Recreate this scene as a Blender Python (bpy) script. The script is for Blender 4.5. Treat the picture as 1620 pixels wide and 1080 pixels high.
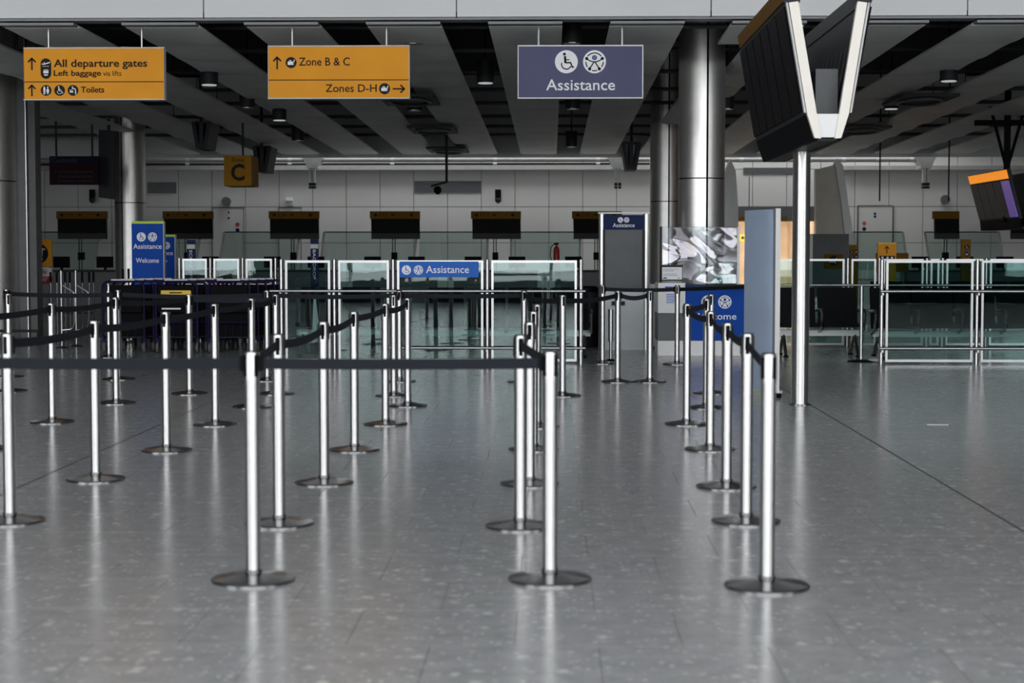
import bpy, bmesh, math, random
from mathutils import Vector, Matrix
random.seed(7)
PI = math.pi
SC = bpy.context.scene
COL = SC.collection
for o in list(bpy.data.objects): bpy.data.objects.remove(o)

# ------------------------------------------------------------------ camera
FPX, VPX, VPY, CAMH = 2700.0, 872.0, 397.0, 1.4        # focal length in px of a 1620 px wide frame
PITCH = math.atan((540 - VPY) / FPX)
YAW = math.atan((VPX - 810) / FPX * math.cos(PITCH))
cam = bpy.data.cameras.new('camera'); cam.sensor_width = 36; cam.lens = 36 * FPX / 1620
cam.dof.use_dof = True; cam.dof.focus_distance = 21.5; cam.dof.aperture_fstop = 3.2
cam.clip_end = 500
camo = bpy.data.objects.new('camera', cam); COL.objects.link(camo)
camo.location = (0, 0, CAMH); camo.rotation_euler = (PI / 2 - PITCH, 0, YAW)
SC.camera = camo

# ------------------------------------------------------------------ world, exposure
w = bpy.data.worlds.new('overcast_sky'); SC.world = w; w.use_nodes = True
nt = w.node_tree; bg = nt.nodes['Background']
tc = nt.nodes.new('ShaderNodeTexCoord'); nz = nt.nodes.new('ShaderNodeTexNoise'); rp = nt.nodes.new('ShaderNodeValToRGB')
nz.inputs['Scale'].default_value = 2.2; nz.inputs['Detail'].default_value = 3
rp.color_ramp.elements[0].color = (0.84, 0.90, 0.97, 1); rp.color_ramp.elements[1].color = (1.0, 0.99, 0.97, 1)
nt.links.new(tc.outputs['Generated'], nz.inputs['Vector']); nt.links.new(nz.outputs['Fac'], rp.inputs['Fac'])
nt.links.new(rp.outputs['Color'], bg.inputs['Color']); bg.inputs['Strength'].default_value = 4.0
vs = SC.view_settings; vs.view_transform = 'Standard'; vs.look = 'None'; vs.gamma = 1; vs.exposure = 0.45; vs.use_curve_mapping = False

def portal(name, loc, rot, sx, sy):
    l = bpy.data.lights.new(name, 'AREA'); l.shape = 'RECTANGLE'; l.size = sx; l.size_y = sy
    l.cycles.is_portal = True
    o = bpy.data.objects.new(name, l); COL.objects.link(o); o.location = loc; o.rotation_euler = rot
FACY = -3.0
portal('daylight_portal_facade', (0, FACY + .3, 4.5), (PI / 2, 0, 0), 44, 9)
portal('daylight_portal_lightwell', (1.1, 43.35, 5.6), (0, 0, 0), 18.2, 1.5)

# ------------------------------------------------------------------ pixel helpers (measuring the photograph)
_R = Matrix.Rotation(YAW, 3, 'Z') @ Matrix.Rotation(PI / 2 - PITCH, 3, 'X')
def ray(px, py): return _R @ Vector(((px - 810) / FPX, -(py - 540) / FPX, -1))
def P(px, py, Y):
    d = ray(px, py); k = Y / d.y
    return Vector((d.x * k, Y, CAMH + d.z * k))
def F(px, py):
    d = ray(px, py); k = -CAMH / d.z
    return Vector((d.x * k, d.y * k, 0))

# ------------------------------------------------------------------ materials
def lin(r, g, b):
    f = lambda c: (c / 255 / 12.92) if c / 255 <= .04045 else ((c / 255 + .055) / 1.055) ** 2.4
    return (f(r), f(g), f(b), 1)
def mat(name, col, rough=.5, metal=0.0, var=.08, scale=6.0, bump=0.0, emit=None, estr=0, aniso=0, spec=None):
    m = bpy.data.materials.new(name); m.use_nodes = True; t = m.node_tree; b = t.nodes['Principled BSDF']
    if len(col) == 3: col = tuple(col) + (1,)
    g = t.nodes.new('ShaderNodeNewGeometry'); n = t.nodes.new('ShaderNodeTexNoise'); r = t.nodes.new('ShaderNodeValToRGB')
    n.inputs['Scale'].default_value = scale; n.inputs['Detail'].default_value = 4
    r.color_ramp.elements[0].position = .3; r.color_ramp.elements[1].position = .7
    r.color_ramp.elements[0].color = tuple(c * (1 - var) for c in col[:3]) + (1,)
    r.color_ramp.elements[1].color = tuple(min(1, c * (1 + var)) for c in col[:3]) + (1,)
    t.links.new(g.outputs['Position'], n.inputs['Vector']); t.links.new(n.outputs['Fac'], r.inputs['Fac'])
    t.links.new(r.outputs['Color'], b.inputs['Base Color'])
    b.inputs['Roughness'].default_value = rough; b.inputs['Metallic'].default_value = metal
    if spec is not None: b.inputs['Specular IOR Level'].default_value = spec
    if bump:
        bp = t.nodes.new('ShaderNodeBump'); bp.inputs['Strength'].default_value = bump; bp.inputs['Distance'].default_value = .01
        t.links.new(n.outputs['Fac'], bp.inputs['Height']); t.links.new(bp.outputs['Normal'], b.inputs['Normal'])
    if emit:
        b.inputs['Emission Color'].default_value = tuple(emit)[:3] + (1,); b.inputs['Emission Strength'].default_value = estr
    if aniso:
        tg = t.nodes.new('ShaderNodeTangent'); tg.direction_type = 'RADIAL'; tg.axis = 'Z'
        b.inputs['Anisotropic'].default_value = aniso; b.inputs['Anisotropic Rotation'].default_value = .25
        t.links.new(tg.outputs['Tangent'], b.inputs['Tangent'])
    return m
def glass(name, tint, ior=1.5, rough=0.0):
    m = bpy.data.materials.new(name); m.use_nodes = True; t = m.node_tree
    t.nodes.remove(t.nodes['Principled BSDF']); out = t.nodes['Material Output']
    tr = t.nodes.new('ShaderNodeBsdfTransparent'); gl = t.nodes.new('ShaderNodeBsdfGlossy'); fr = t.nodes.new('ShaderNodeFresnel'); mx = t.nodes.new('ShaderNodeMixShader')
    n = t.nodes.new('ShaderNodeTexNoise'); n.inputs['Scale'].default_value = 1.5
    bp = t.nodes.new('ShaderNodeBump'); bp.inputs['Strength'].default_value = .04; bp.inputs['Distance'].default_value = .02
    t.links.new(n.outputs['Fac'], bp.inputs['Height']); t.links.new(bp.outputs['Normal'], gl.inputs['Normal'])
    tr.inputs['Color'].default_value = tuple(tint) + (1,); gl.inputs['Roughness'].default_value = rough
    gl.inputs['Color'].default_value = (.90, .96, .96, 1); fr.inputs['IOR'].default_value = ior
    t.links.new(fr.outputs['Fac'], mx.inputs['Fac']); t.links.new(tr.outputs[0], mx.inputs[1]); t.links.new(gl.outputs[0], mx.inputs[2])
    t.links.new(mx.outputs[0], out.inputs['Surface'])
    return m
def floor_mat(name):
    m = bpy.data.materials.new(name); m.use_nodes = True; t = m.node_tree; b = t.nodes['Principled BSDF']; L = t.links.new
    g = t.nodes.new('ShaderNodeNewGeometry')
    wn = t.nodes.new('ShaderNodeTexNoise'); wn.inputs['Scale'].default_value = 30
    add = t.nodes.new('ShaderNodeVectorMath'); add.operation = 'MULTIPLY_ADD'; add.inputs[1].default_value = (.05, .05, .05)
    L(g.outputs['Position'], wn.inputs['Vector']); L(wn.outputs['Color'], add.inputs[0]); L(g.outputs['Position'], add.inputs[2])
    masks = []
    for sc, thr, dist in ((14, .88, .42), (32, .80, .45), (75, .78, .5)):
        v = t.nodes.new('ShaderNodeTexVoronoi'); v.inputs['Scale'].default_value = sc; L(add.outputs[0], v.inputs['Vector'])
        s = t.nodes.new('ShaderNodeSeparateColor'); L(v.outputs['Color'], s.inputs['Color'])
        a = t.nodes.new('ShaderNodeMath'); a.operation = 'GREATER_THAN'; a.inputs[1].default_value = thr; L(s.outputs['Red'], a.inputs[0])
        d = t.nodes.new('ShaderNodeMapRange'); d.inputs['From Min'].default_value = dist; d.inputs['From Max'].default_value = dist - .25; L(v.outputs['Distance'], d.inputs['Value'])
        k = t.nodes.new('ShaderNodeMath'); k.operation = 'MULTIPLY'; L(a.outputs[0], k.inputs[0]); L(d.outputs[0], k.inputs[1]); masks.append((k, s))
    mx = t.nodes.new('ShaderNodeMath'); mx.operation = 'MAXIMUM'; L(masks[0][0].outputs[0], mx.inputs[0]); L(masks[1][0].outputs[0], mx.inputs[1])
    n = t.nodes.new('ShaderNodeTexNoise'); n.inputs['Scale'].default_value = 9; n.inputs['Detail'].default_value = 6; L(g.outputs['Position'], n.inputs['Vector'])
    r = t.nodes.new('ShaderNodeValToRGB'); r.color_ramp.elements[0].position = .3; r.color_ramp.elements[1].position = .7
    r.color_ramp.elements[0].color = FLOOR_A; r.color_ramp.elements[1].color = FLOOR_B; L(n.outputs['Fac'], r.inputs['Fac'])
    m1 = t.nodes.new('ShaderNodeMix'); m1.data_type = 'RGBA'; m1.inputs['B'].default_value = FLOOR_C; L(r.outputs['Color'], m1.inputs['A'])
    h = t.nodes.new('ShaderNodeMath'); h.operation = 'MULTIPLY'; h.inputs[1].default_value = .95; L(mx.outputs[0], h.inputs[0]); L(h.outputs[0], m1.inputs['Factor'])
    m2 = t.nodes.new('ShaderNodeMix'); m2.data_type = 'RGBA'; m2.inputs['B'].default_value = FLOOR_D; L(m1.outputs['Result'], m2.inputs['A'])
    h2 = t.nodes.new('ShaderNodeMath'); h2.operation = 'MULTIPLY'; h2.inputs[1].default_value = .5; L(masks[2][0].outputs[0], h2.inputs[0]); L(h2.outputs[0], m2.inputs['Factor'])
    L(m2.outputs['Result'], b.inputs['Base Color']); b.inputs['Roughness'].default_value = .2; b.inputs['Specular IOR Level'].default_value = .5
    return m
FLOOR_A = (.31, .314, .32, 1); FLOOR_B = (.39, .393, .40, 1); FLOOR_C = (.62, .62, .61, 1); FLOOR_D = (.2, .202, .205, 1)
M = dict(
    floor=floor_mat('polished_agglomerate_tile'),
    grout=mat('dark_grout', (.05, .05, .05), .7),
    wallp=mat('back_wall_panel', (.56, .555, .53), .5, var=.04, scale=.6),
    gap=mat('panel_joint', (.10, .10, .10), .8),
    fascia=mat('white_fascia', (.68, .685, .685), .45, var=.03, scale=.8),
    soffit=mat('grey_soffit', (.22, .23, .24), .5),
    ceilp=mat('ceiling_blade', (.86, .86, .83), .55, var=.06, scale=1.5),
    plenum=mat('black_plenum', (.012, .012, .014), .9),
    dwall=mat('side_wall', (.06, .06, .062), .7),
    hallc=mat('hall_ceiling', (.35, .35, .36), .8),
    steel=mat('brushed_steel_tube', (.62, .615, .605), .30, 1, var=.02, scale=40, aniso=.9),
    csteel=mat('brushed_steel_cladding', (.90, .885, .85), .44, 1, var=.04, scale=8, aniso=.1),
    steelp=mat('satin_steel', (.42, .42, .42), .3, 1, var=.04, scale=20),
    bsteel=mat('base_plate_steel', (.25, .25, .25), .22, 1, var=.05, scale=20),
    black=mat('black_plastic', (.004, .004, .005), .6, spec=.06),
    belt=mat('black_webbing', (.011, .013, .018), .8, spec=.2, var=.15, scale=200, bump=.2),
    dark=mat('charcoal_metal', (.022, .023, .026), .5, spec=.2),
    grey=mat('mid_grey_paint', (.10, .105, .11), .5),
    lgrey=mat('light_grey_laminate', (.55, .55, .54), .45),
    white=mat('white_paint', (.80, .80, .79), .4, var=.03),
    cream=mat('cream_light_strip', (.85, .80, .72), .35, var=.02),
    yellow=mat('amber_sign_face', (.80, .33, .015), .6, spec=.25, var=.05, scale=2),
    yell2=mat('bright_yellow_sign', (.75, .50, .01), .45),
    ink=mat('sign_ink', (.018, .014, .013), .6, spec=.15),
    slate=mat('slate_blue_sign_face', (.088, .090, .18), .55, spec=.25, var=.05, scale=2),
    blue=mat('royal_blue_panel', (.002, .062, .38), .5, spec=.12, var=.05, scale=2),
    bannerb=mat('banner_blue', (.03, .14, .56), .5, spec=.15, var=.04),
    navy=mat('navy_panel', (.008, .018, .08), .5, spec=.12),
    green=mat('lime_edge', (.5, .72, .04), .5),
    signw=mat('sign_white', (.86, .86, .88), .45, var=.02),
    eye=mat('icon_blue_dot', (.03, .12, .35), .4),
    screen=mat('dark_screen_glass', (.005, .005, .006), .5, spec=.06, var=.2, scale=3),
    amberdim=mat('amber_header', (.18, .088, .007), .6, spec=.1),
    amberc=mat('zone_letter_amber', (.34, .165, .012), .6, spec=.1),
    seat=mat('black_seat_vinyl', (.005, .005, .006), .6, spec=.08, bump=.1, scale=60),
    purple=mat('purple_tube', (.014, .006, .045), .5, 0, spec=.12),
    tyre=mat('grey_rubber', (.10, .10, .10), .7),
    red=mat('red_enamel', (.42, .02, .02), .35),
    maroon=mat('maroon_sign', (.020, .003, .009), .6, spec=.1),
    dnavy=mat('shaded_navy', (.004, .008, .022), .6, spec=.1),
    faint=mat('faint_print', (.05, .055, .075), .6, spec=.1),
    wood=mat('pale_wood_panel', (.58, .50, .41), .5, var=.12, scale=3),
    flatp=mat('grey_cladding_flat', (.13, .13, .13), .55, spec=.3),
    finb=mat('pale_fin_board', (.60, .56, .48), .5, var=.08, scale=3),
    pipe=mat('white_pipe', (.36, .355, .34), .45),
    kioskb=mat('pale_blue_panel', (.42, .52, .68), .35, var=.03),
    paper=mat('white_paper', (.82, .83, .85), .6, var=.02),
    textg=mat('grey_print', (.30, .33, .42), .6),
    orange_lit=mat('lit_amber_sign', (.9, .4, .02), .4, emit=(1, .30, .008), estr=.55),
    purple_lit=mat('lit_violet_screen', (.1, .06, .3), .3, emit=(.13, .07, .36), estr=.3),
    yell_lit=mat('lit_yellow_sign', (.8, .6, .02), .4, emit=(1, .72, .04), estr=.9),
    lampglow=mat('warm_lamp_diffuser', (.9, .8, .6), .4, emit=(1, .72, .42), estr=14),
    coldlamp=mat('lamp_lens', (.7, .7, .7), .1, emit=(.9, .95, 1), estr=.25),
    glass=glass('green_tinted_glass', (.64, .79, .77), 1.62),
    glassb=glass('pale_desk_glass', (.80, .86, .84), 1.35),
    pave=mat('forecourt_paving', (.45, .45, .44), .8, var=.15, scale=.4),
)

# ------------------------------------------------------------------ mesh builder
class MB:
    def __init__(s): s.v = []; s.f = []
    def add(s, vs, fs):
        n = len(s.v); s.v += [tuple(v) for v in vs]; s.f += [tuple(i + n for i in f) for f in fs]; return s
    def box(s, x0, x1, y0, y1, z0, z1):
        x0, x1 = min(x0, x1), max(x0, x1); y0, y1 = min(y0, y1), max(y0, y1); z0, z1 = min(z0, z1), max(z0, z1)
        return s.add([(x0,y0,z0),(x1,y0,z0),(x1,y1,z0),(x0,y1,z0),(x0,y0,z1),(x1,y0,z1),(x1,y1,z1),(x0,y1,z1)],
                     [(0,3,2,1),(4,5,6,7),(0,1,5,4),(1,2,6,5),(2,3,7,6),(3,0,4,7)])
    def slab(s, q, t):                                     # four corners and a thickness vector
        q = [Vector(p) for p in q]; t = Vector(t)
        n = len(q)
        return s.add(q + [p + t for p in q], [tuple(range(n))[::-1], tuple(range(n, 2*n))] + [(i, (i+1) % n, (i+1) % n + n, i + n) for i in range(n)])
    def cyl(s, a, b, r, n=12, r2=None):
        a, b = Vector(a), Vector(b); d = (b - a).normalized(); r2 = r if r2 is None else r2
        u = d.orthogonal().normalized() if abs(d.z) < .999 else Vector((1, 0, 0)); v = d.cross(u)
        ring = lambda c, R: [c + (u * math.cos(2*PI*i/n) + v * math.sin(2*PI*i/n)) * R for i in range(n)]
        return s.add(ring(a, r) + ring(b, r2), [tuple(range(n))[::-1], tuple(range(n, 2*n))] + [(i, (i+1) % n, (i+1) % n + n, i + n) for i in range(n)])
    def path(s, pts, r, n=8):
        pts = [Vector(p) for p in pts]; rings = []; u = None
        for i, p in enumerate(pts):
            d = (pts[min(i+1, len(pts)-1)] - pts[max(i-1, 0)]).normalized()
            if u is None: u = d.orthogonal().normalized()
            u = (u - d * u.dot(d)).normalized(); v = d.cross(u)
            rings += [p + (u * math.cos(2*PI*k/n) + v * math.sin(2*PI*k/n)) * r for k in range(n)]
        m = len(pts)
        fs = [tuple(range(n))[::-1], tuple(range((m-1)*n, m*n))]
        for j in range(m-1):
            fs += [(j*n+k, j*n+(k+1) % n, (j+1)*n+(k+1) % n, (j+1)*n+k) for k in range(n)]
        return s.add(rings, fs)
    def lathe(s, prof, n=24, c=(0, 0, 0)):
        c = Vector(c); vs = []; m = len(prof)
        for r, z in prof: vs += [c + Vector((r * math.cos(2*PI*k/n), r * math.sin(2*PI*k/n), z)) for k in range(n)]
        fs = [tuple(range(n))[::-1], tuple(range((m-1)*n, m*n))]
        for j in range(m-1): fs += [(j*n+k, j*n+(k+1) % n, (j+1)*n+(k+1) % n, (j+1)*n+k) for k in range(n)]
        return s.add(vs, fs)
    def build(s, name, m, parent=None, smooth=False, angle=35):
        off = WL.get(parent.name, Vector((0, 0, 0))) if parent else Vector((0, 0, 0))
        me = bpy.data.meshes.new(name)
        me.from_pydata([tuple(Vector(v) - off) for v in s.v], [], s.f)
        bm = bmesh.new(); bm.from_mesh(me); bmesh.ops.recalc_face_normals(bm, faces=bm.faces); bm.to_mesh(me); bm.free()
        me.materials.append(M[m] if isinstance(m, str) else m)
        if smooth:
            me.polygons.foreach_set('use_smooth', [True] * len(me.polygons)); me.set_sharp_from_angle(angle=math.radians(angle))
        return link(name, me, parent, off)
WL = {}                                                     # world origin of every object made here
def link(name, data, parent, off=None):
    o = bpy.data.objects.new(name, data); COL.objects.link(o)
    if parent: o.parent = parent
    WL[o.name] = off if off is not None else Vector((0, 0, 0))
    return o
def tag(o, label, cat, group=None):
    o['label'] = label; o['category'] = cat
    if group: o['group'] = group
    return o
def thing(name, label, cat, loc=(0, 0, 0), group=None):
    o = bpy.data.objects.new(name, None); COL.objects.link(o); o.location = loc; o.empty_display_size = .2
    WL[o.name] = Vector(loc); return tag(o, label, cat, group)
def struct(o): o['kind'] = 'structure'; return o
def inst(src, name, parent, loc=(0, 0, 0), rz=0):           # one mesh data, many pieces
    o = bpy.data.objects.new(name, src.data); COL.objects.link(o)
    if parent: o.parent = parent
    o.location = loc; o.rotation_euler = (0, 0, rz); return o
def copy_tree(o, parent=None):
    c = o.copy(); COL.objects.link(c); c.parent = parent
    for ch in list(o.children): copy_tree(ch, c)
    return c
def pbox(mb, x0, y0, x1, y1, Y, t):                         # a box whose front, at depth Y, spans these photo pixels
    a, b = P(x0, y0, Y), P(x1, y1, Y); return mb.box(a.x, b.x, Y, Y + t, b.z, a.z)
def pq(pts, Y): return [P(x, y, Y) for x, y in pts]
def text(parent, s, x0, y0, x1, y1, Y, m, t=.004, bold=0.0, name='lettering', rot=False):
    cu = bpy.data.curves.new('t', 'FONT'); cu.body = s; cu.extrude = .05; cu.bevel_depth = bold; cu.bevel_resolution = 0; cu.resolution_u = 3
    to = bpy.data.objects.new('t', cu); COL.objects.link(to)
    me = bpy.data.meshes.new_from_object(to.evaluated_get(bpy.context.evaluated_depsgraph_get()))
    bpy.data.objects.remove(to); bpy.data.curves.remove(cu)
    co = [v.co.copy() for v in me.vertices]
    if rot: co = [Vector((c.y, -c.x, c.z)) for c in co]
    mn = [min(c[i] for c in co) for i in (0, 1)]; mx = [max(c[i] for c in co) for i in (0, 1)]
    a, b = P(x0, y0, Y), P(x1, y1, Y); off = WL.get(parent.name, Vector((0, 0, 0)))
    for v, c in zip(me.vertices, co):
        v.co = Vector((a.x + (c.x - mn[0]) / (mx[0] - mn[0]) * (b.x - a.x), Y - t / 2 - c.z / .05 * t / 2, b.z + (c.y - mn[1]) / (mx[1] - mn[1]) * (a.z - b.z))) - off
    me.materials.clear(); me.materials.append(M[m]); me.name = name
    return link(name, me, parent, off)
def stroke(mb, pts, wd, Y, t, c, r):                        # a thick line in icon units
    pts = [Vector((p[0], p[1])) for p in pts]
    for a, b in zip(pts[:-1], pts[1:]):
        d = (b - a).normalized() * wd / 2; nrm = Vector((-d.y, d.x)); a2, b2 = a - d * .35, b + d * .35
        q = [a2 + nrm, a2 - nrm, b2 - nrm, b2 + nrm]
        mb.slab([(c.x + p.x * r, Y - t, c.z + p.y * r) for p in q], (0, t, 0))
def disc(mb, cx, cy, rr, Y, t, c, r, n=24):
    mb.slab([(c.x + (cx + rr * math.cos(2*PI*k/n)) * r, Y - t, c.z + (cy + rr * math.sin(2*PI*k/n)) * r) for k in range(n)], (0, t, 0))
def arc(a0, a1, rr, cx=0, cy=0, n=10): return [(cx + rr * math.cos(math.radians(a0 + (a1 - a0) * i / n)), cy + rr * math.sin(math.radians(a0 + (a1 - a0) * i / n))) for i in range(n + 1)]
def icon(parent, kind, px, py, rpx, Y, dm, fm):
    c = P(px, py, Y); r = rpx * Y / FPX
    d = MB(); disc(d, 0, 0, 1, Y, .003, c, r, 32); di = d.build('icon_disc', dm, parent)
    g = MB(); Y2, t = Y - .003, .003; S = lambda p, wd: stroke(g, p, wd, Y2, t, c, r); D = lambda x, y, q: disc(g, x, y, q, Y2, t, c, r, 14)
    if kind == 'chair':
        D(-.17, .66, .13); S([(-.12, .45), (-.09, -.05)], .2); S([(-.05, .17), (.25, .17)], .08)
        S([(-.12, -.08), (.37, -.08), (.52, -.48), (.64, -.44)], .12); S(arc(165, 335, .42, .0, -.22), .1)
    elif kind == 'person':
        S(arc(40, 140, .76), .09); S(arc(182, 215, .76), .09); S(arc(325, 358, .76), .09); S(arc(255, 285, .78), .09)
        S([(-.68, .25), (-.4, .08), (-.15, 0), (.15, 0), (.4, .08), (.68, .25)], .09); S([(-.03, 0), (-.42, -.6)], .1); S([(.03, 0), (.42, -.6)], .1)
        D(0, .36, .22)
        for x, y in ((-.68, .28), (.68, .28), (-.42, -.62), (.42, -.62)): D(x, y, .14)
    elif kind == 'bag':
        S([(-.5, -.12), (.42, -.12)], .6); S([(-.3, .2), (-.3, .38), (0, .38), (0, .2)], .12); S([(.42, -.3), (.6, .5)], .16)
    elif kind == 'couple':
        for x in (-.32, .32): D(x, .6, .13)
        S([(-.32, .42), (-.32, -.1)], .36); S([(-.42, -.1), (-.42, -.7)], .13); S([(-.22, -.1), (-.22, -.7)], .13)
        S([(.32, .42), (.32, .1)], .2); S([(.32, .12), (.32, -.3)], .5); S([(.25, -.3), (.25, -.7)], .11); S([(.4, -.3), (.4, -.7)], .11)
    elif kind == 'baby':
        D(-.1, .62, .13); S([(0, .4), (.35, .3), (.5, -.1), (.5, -.7)], .2); S([(0, .4), (-.25, .05)], .14); S([(-.55, -.25), (0, -.25)], .3); D(-.5, .05, .1)
    elif kind == 'trolley':
        S([(-.9, -.35), (.35, -.35), (.45, .5), (.7, .4)], .1); S([(-.75, 0), (.2, 0)], .45); D(.35, -.55, .1)
    g.build('icon_symbol', fm, di)
    return di
def arrow(parent, px, py, h, Y, m, right=False):
    c = P(px, py, Y); r = h / 2 * Y / FPX; g = MB()
    L = [[(0, -1), (0, .85)], [(-.62, .3), (0, .95), (.62, .3)]]
    for pts in L: stroke(g, [(y, -x) for x, y in pts] if right else pts, .26, Y, .004, c, r)
    return g.build('arrow', m, parent)

# ================================================================== SETTING
BX, BY = 22.0, 46.5
fl = struct(MB().box(-BX, BX, FACY, BY + 3, -.2, -.003).build('floor', 'grout'))
TS, RY0, JX = .60, 13.2, -.73
def tile_mesh(mb, cx, cy, cz=0.0, h=.2988, ch=.0004):
    z0, z1 = -.004, 0.0
    a = [(cx+sx*h, cy+sy*h, cz+z0) for sx, sy in ((-1,-1),(1,-1),(1,1),(-1,1))]
    b = [(cx+sx*h, cy+sy*h, cz+z1-ch) for sx, sy in ((-1,-1),(1,-1),(1,1),(-1,1))]
    c = [(cx+sx*(h-ch), cy+sy*(h-ch), cz+z1) for sx, sy in ((-1,-1),(1,-1),(1,1),(-1,1))]
    mb.add(a + b + c, [(8,9,10,11)] + [(i,(i+1)%4,(i+1)%4+4,i+4) for i in range(4)] + [(i+4,(i+1)%4+4,(i+1)%4+8,i+8) for i in range(4)])
tiles = []
r0 = int(math.floor((FACY - RY0) / TS)) + 1; r1 = int((BY - RY0) / TS) + 3
for r in range(r0, r1):
    cy = RY0 + (r + .5) * TS; ph = JX + (0 if r % 2 == 0 else .3)
    k0 = int((-BX - ph) / TS); k1 = int((BX - ph) / TS) - 1
    for k in range(k0, k1): tiles.append((ph + (k + .5) * TS, cy))
def inview(x, y):
    if y < 5.2: return False
    px = VPX + x / y * FPX
    return -60 * 7 / y * 3 < px < 1620 + 60 * 7 / y * 3
near = sorted([t for t in tiles if inview(*t)], key=lambda t: t[1])[:300]; nset = set(near)
tmb = MB(); tile_mesh(tmb, 0, 0); t0 = None
for x, y in near:
    dz = random.uniform(0, .0002)
    if t0 is None: t0 = tmb.build('floor_tile', 'floor', fl); t0.location = (x, y, dz)
    else: inst(t0, 'floor_tile', fl, (x, y, dz))
rest = MB()
for x, y in tiles:
    if (x, y) not in nset: tile_mesh(rest, x, y)
ro = rest.build('floor_tile_field', 'floor', fl); ro['kind'] = 'stuff'

for x in (2.365, -3.16): MB().box(x-.007, x+.007, 3.5, 21.0, -.003, .0006).build('expansion_joint', 'grout', fl)

# side walls, hall roof, entrance facade behind the camera
struct(MB().box(-BX-.3, -BX, FACY, BY, 0, 9.3).build('wall_left', 'dwall'))
struct(MB().box(BX, BX+.3, FACY, BY, 0, 9.3).build('wall_right', 'dwall'))
struct(MB().box(-BX-.3, BX+.3, FACY-.3, 20.75, 9.0, 9.3).build('ceiling_hall', 'hallc'))
fw = struct(MB().box(-9.5, -5.8, FACY-.3, FACY, 0, 3.2).box(7.5, 14, FACY-.3, FACY, 0, 3.2).box(-BX, BX, FACY-.3, FACY, 3.2, 3.5).box(-BX, BX, FACY-.3, FACY, 0, .6).build('wall_front', 'dwall'))  # solid bays and sill added to dim reflections and glare in the barrier glass
wn = struct(MB().box(-BX, BX, FACY-.2, FACY-.05, 6.2, 6.32).build('window_1', 'dark'))
for i in range(17):
    x = -21.6 + i * 2.7; MB().box(x-.05, x+.05, FACY-.25, FACY-.02, 3.5, 9.0).build('mullion', 'dark', wn)
    if not (-9.5 < x < -5.8 or 7.5 < x < 14): MB().box(x-.05, x+.05, FACY-.25, FACY-.02, 0, 3.2).build('door_mullion', 'dark', wn)
struct(MB().box(-60, 60, -80, FACY-.3, -.2, -.02).build('trim_forecourt', 'pave'))

# fascia beam at the mouth of the check-in area
FY = 20.6
FZ = P(872, 26, FY).z
fb = struct(MB().box(-BX, BX, FY+.04, FY+.30, FZ-.03, 9.0).build('trim_1', 'soffit'))
fx0, fdx = P(322, 20, FY).x, (P(1125, 20, FY).x - P(322, 20, FY).x) / 2
for k in range(-4, 6):
    x = fx0 + k * fdx
    MB().box(x+.008, x+fdx-.008, FY, FY+.04, FZ, FZ+1.4).build('fascia_panel', 'fascia', fb)
    MB().box(x-.012, x+.012, FY+.005, FY+.04, FZ-.005, FZ+.06).build('joint_clip', 'dark', fb)
for k in range(-4, 6): MB().box(fx0+k*fdx, fx0+(k+1)*fdx-.02, FY+.02, FY+.04, FZ+1.4, 9.0).build('upper_panel', 'hallc', fb)

# lower ceiling of scalloped blades with open black slots
CY0, CY1 = 20.85, 42.5
CZ0 = P(872, 37, FY).z; CZ1 = P(872, 243, CY1).z
cz = lambda y: CZ0 + (CZ1 - CZ0) * (y - FY) / (CY1 - FY)
ce = struct(MB().box(-BX, BX, FY+.3, CY1, 5.75, 5.9).build('ceiling', 'plenum'))
COLR = 36.5 * 24.3 / FPX
COLS = [(P(1109, 400, 24.3).x, 24.3, COLR), (P(1053, 400, 35.5).x, 35.5, COLR), (P(207, 400, 36.3).x, 36.3, COLR), (P(-12, 400, 27.5).x, 27.5, .40)]
NP = 13; PL = (CY1 - CY0) / NP
for k in range(-3, 11):
    xa, xb = P(115 + 193.7 * k + 76, 37, FY).x, P(115 + 193.7 * (k + 1), 37, FY).x
    if xb < -BX or xa > BX: continue
    for j in range(NP):
        y0 = CY0 + j * PL; mb = MB(); vs_ = []; n = 6; wa, wb2 = xa, xb
        for hx, hy, hr in COLS:
            if y0 - hr - .1 < hy < y0 + PL + hr + .1 and xa < hx + hr + .1 and xb > hx - hr - .1:
                if hx > (xa + xb) / 2: wb2 = hx - hr - .1
                else: wa = hx + hr + .1
        if wb2 - wa < .1: continue
        us = (0, .09, .91, 1); n = 6                        # a pillowed panel: straight long edges, belly hanging between
        for i in range(n + 1):
            y = y0 + .012 + (PL - .024) * i / n
            for u in us: vs_.append((wa + (wb2 - wa) * u, y, cz(y) - (.055 * math.sin(PI * i / n) ** .7 if 0 < u < 1 and 0 < i < n else 0)))
        t = len(vs_); vs_ += [(wa, y0 + .012, cz(y0) + .03), (wb2, y0 + .012, cz(y0) + .03), (wb2, y, cz(y) + .03), (wa, y, cz(y) + .03)]
        fs = [(i*4+k, i*4+k+1, i*4+k+5, i*4+k+4) for i in range(n) for k in range(3)]
        fs += [(t, t+1, t+2, t+3), (0, 1, 2, 3, t+1, t), tuple(n*4+k for k in (0, 1, 2, 3)) + (t+2, t+3), tuple(i*4 for i in range(n+1)) + (t+3, t), tuple(i*4+3 for i in range(n+1)) + (t+2, t+1)]
        mb.add(vs_, fs); mb.build('ceiling_blade', 'ceilp', ce, True, 50)
    MB().box(xa, xb, CY0-.22, CY0-.02, CZ0-.0, CZ0+.03).build('blade_end_cap', 'soffit', ce)
struct(MB().box(-BX, BX, CY1, CY1+.12, CZ1-.09, 5.9).build('trim_2', 'fascia'))
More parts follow.
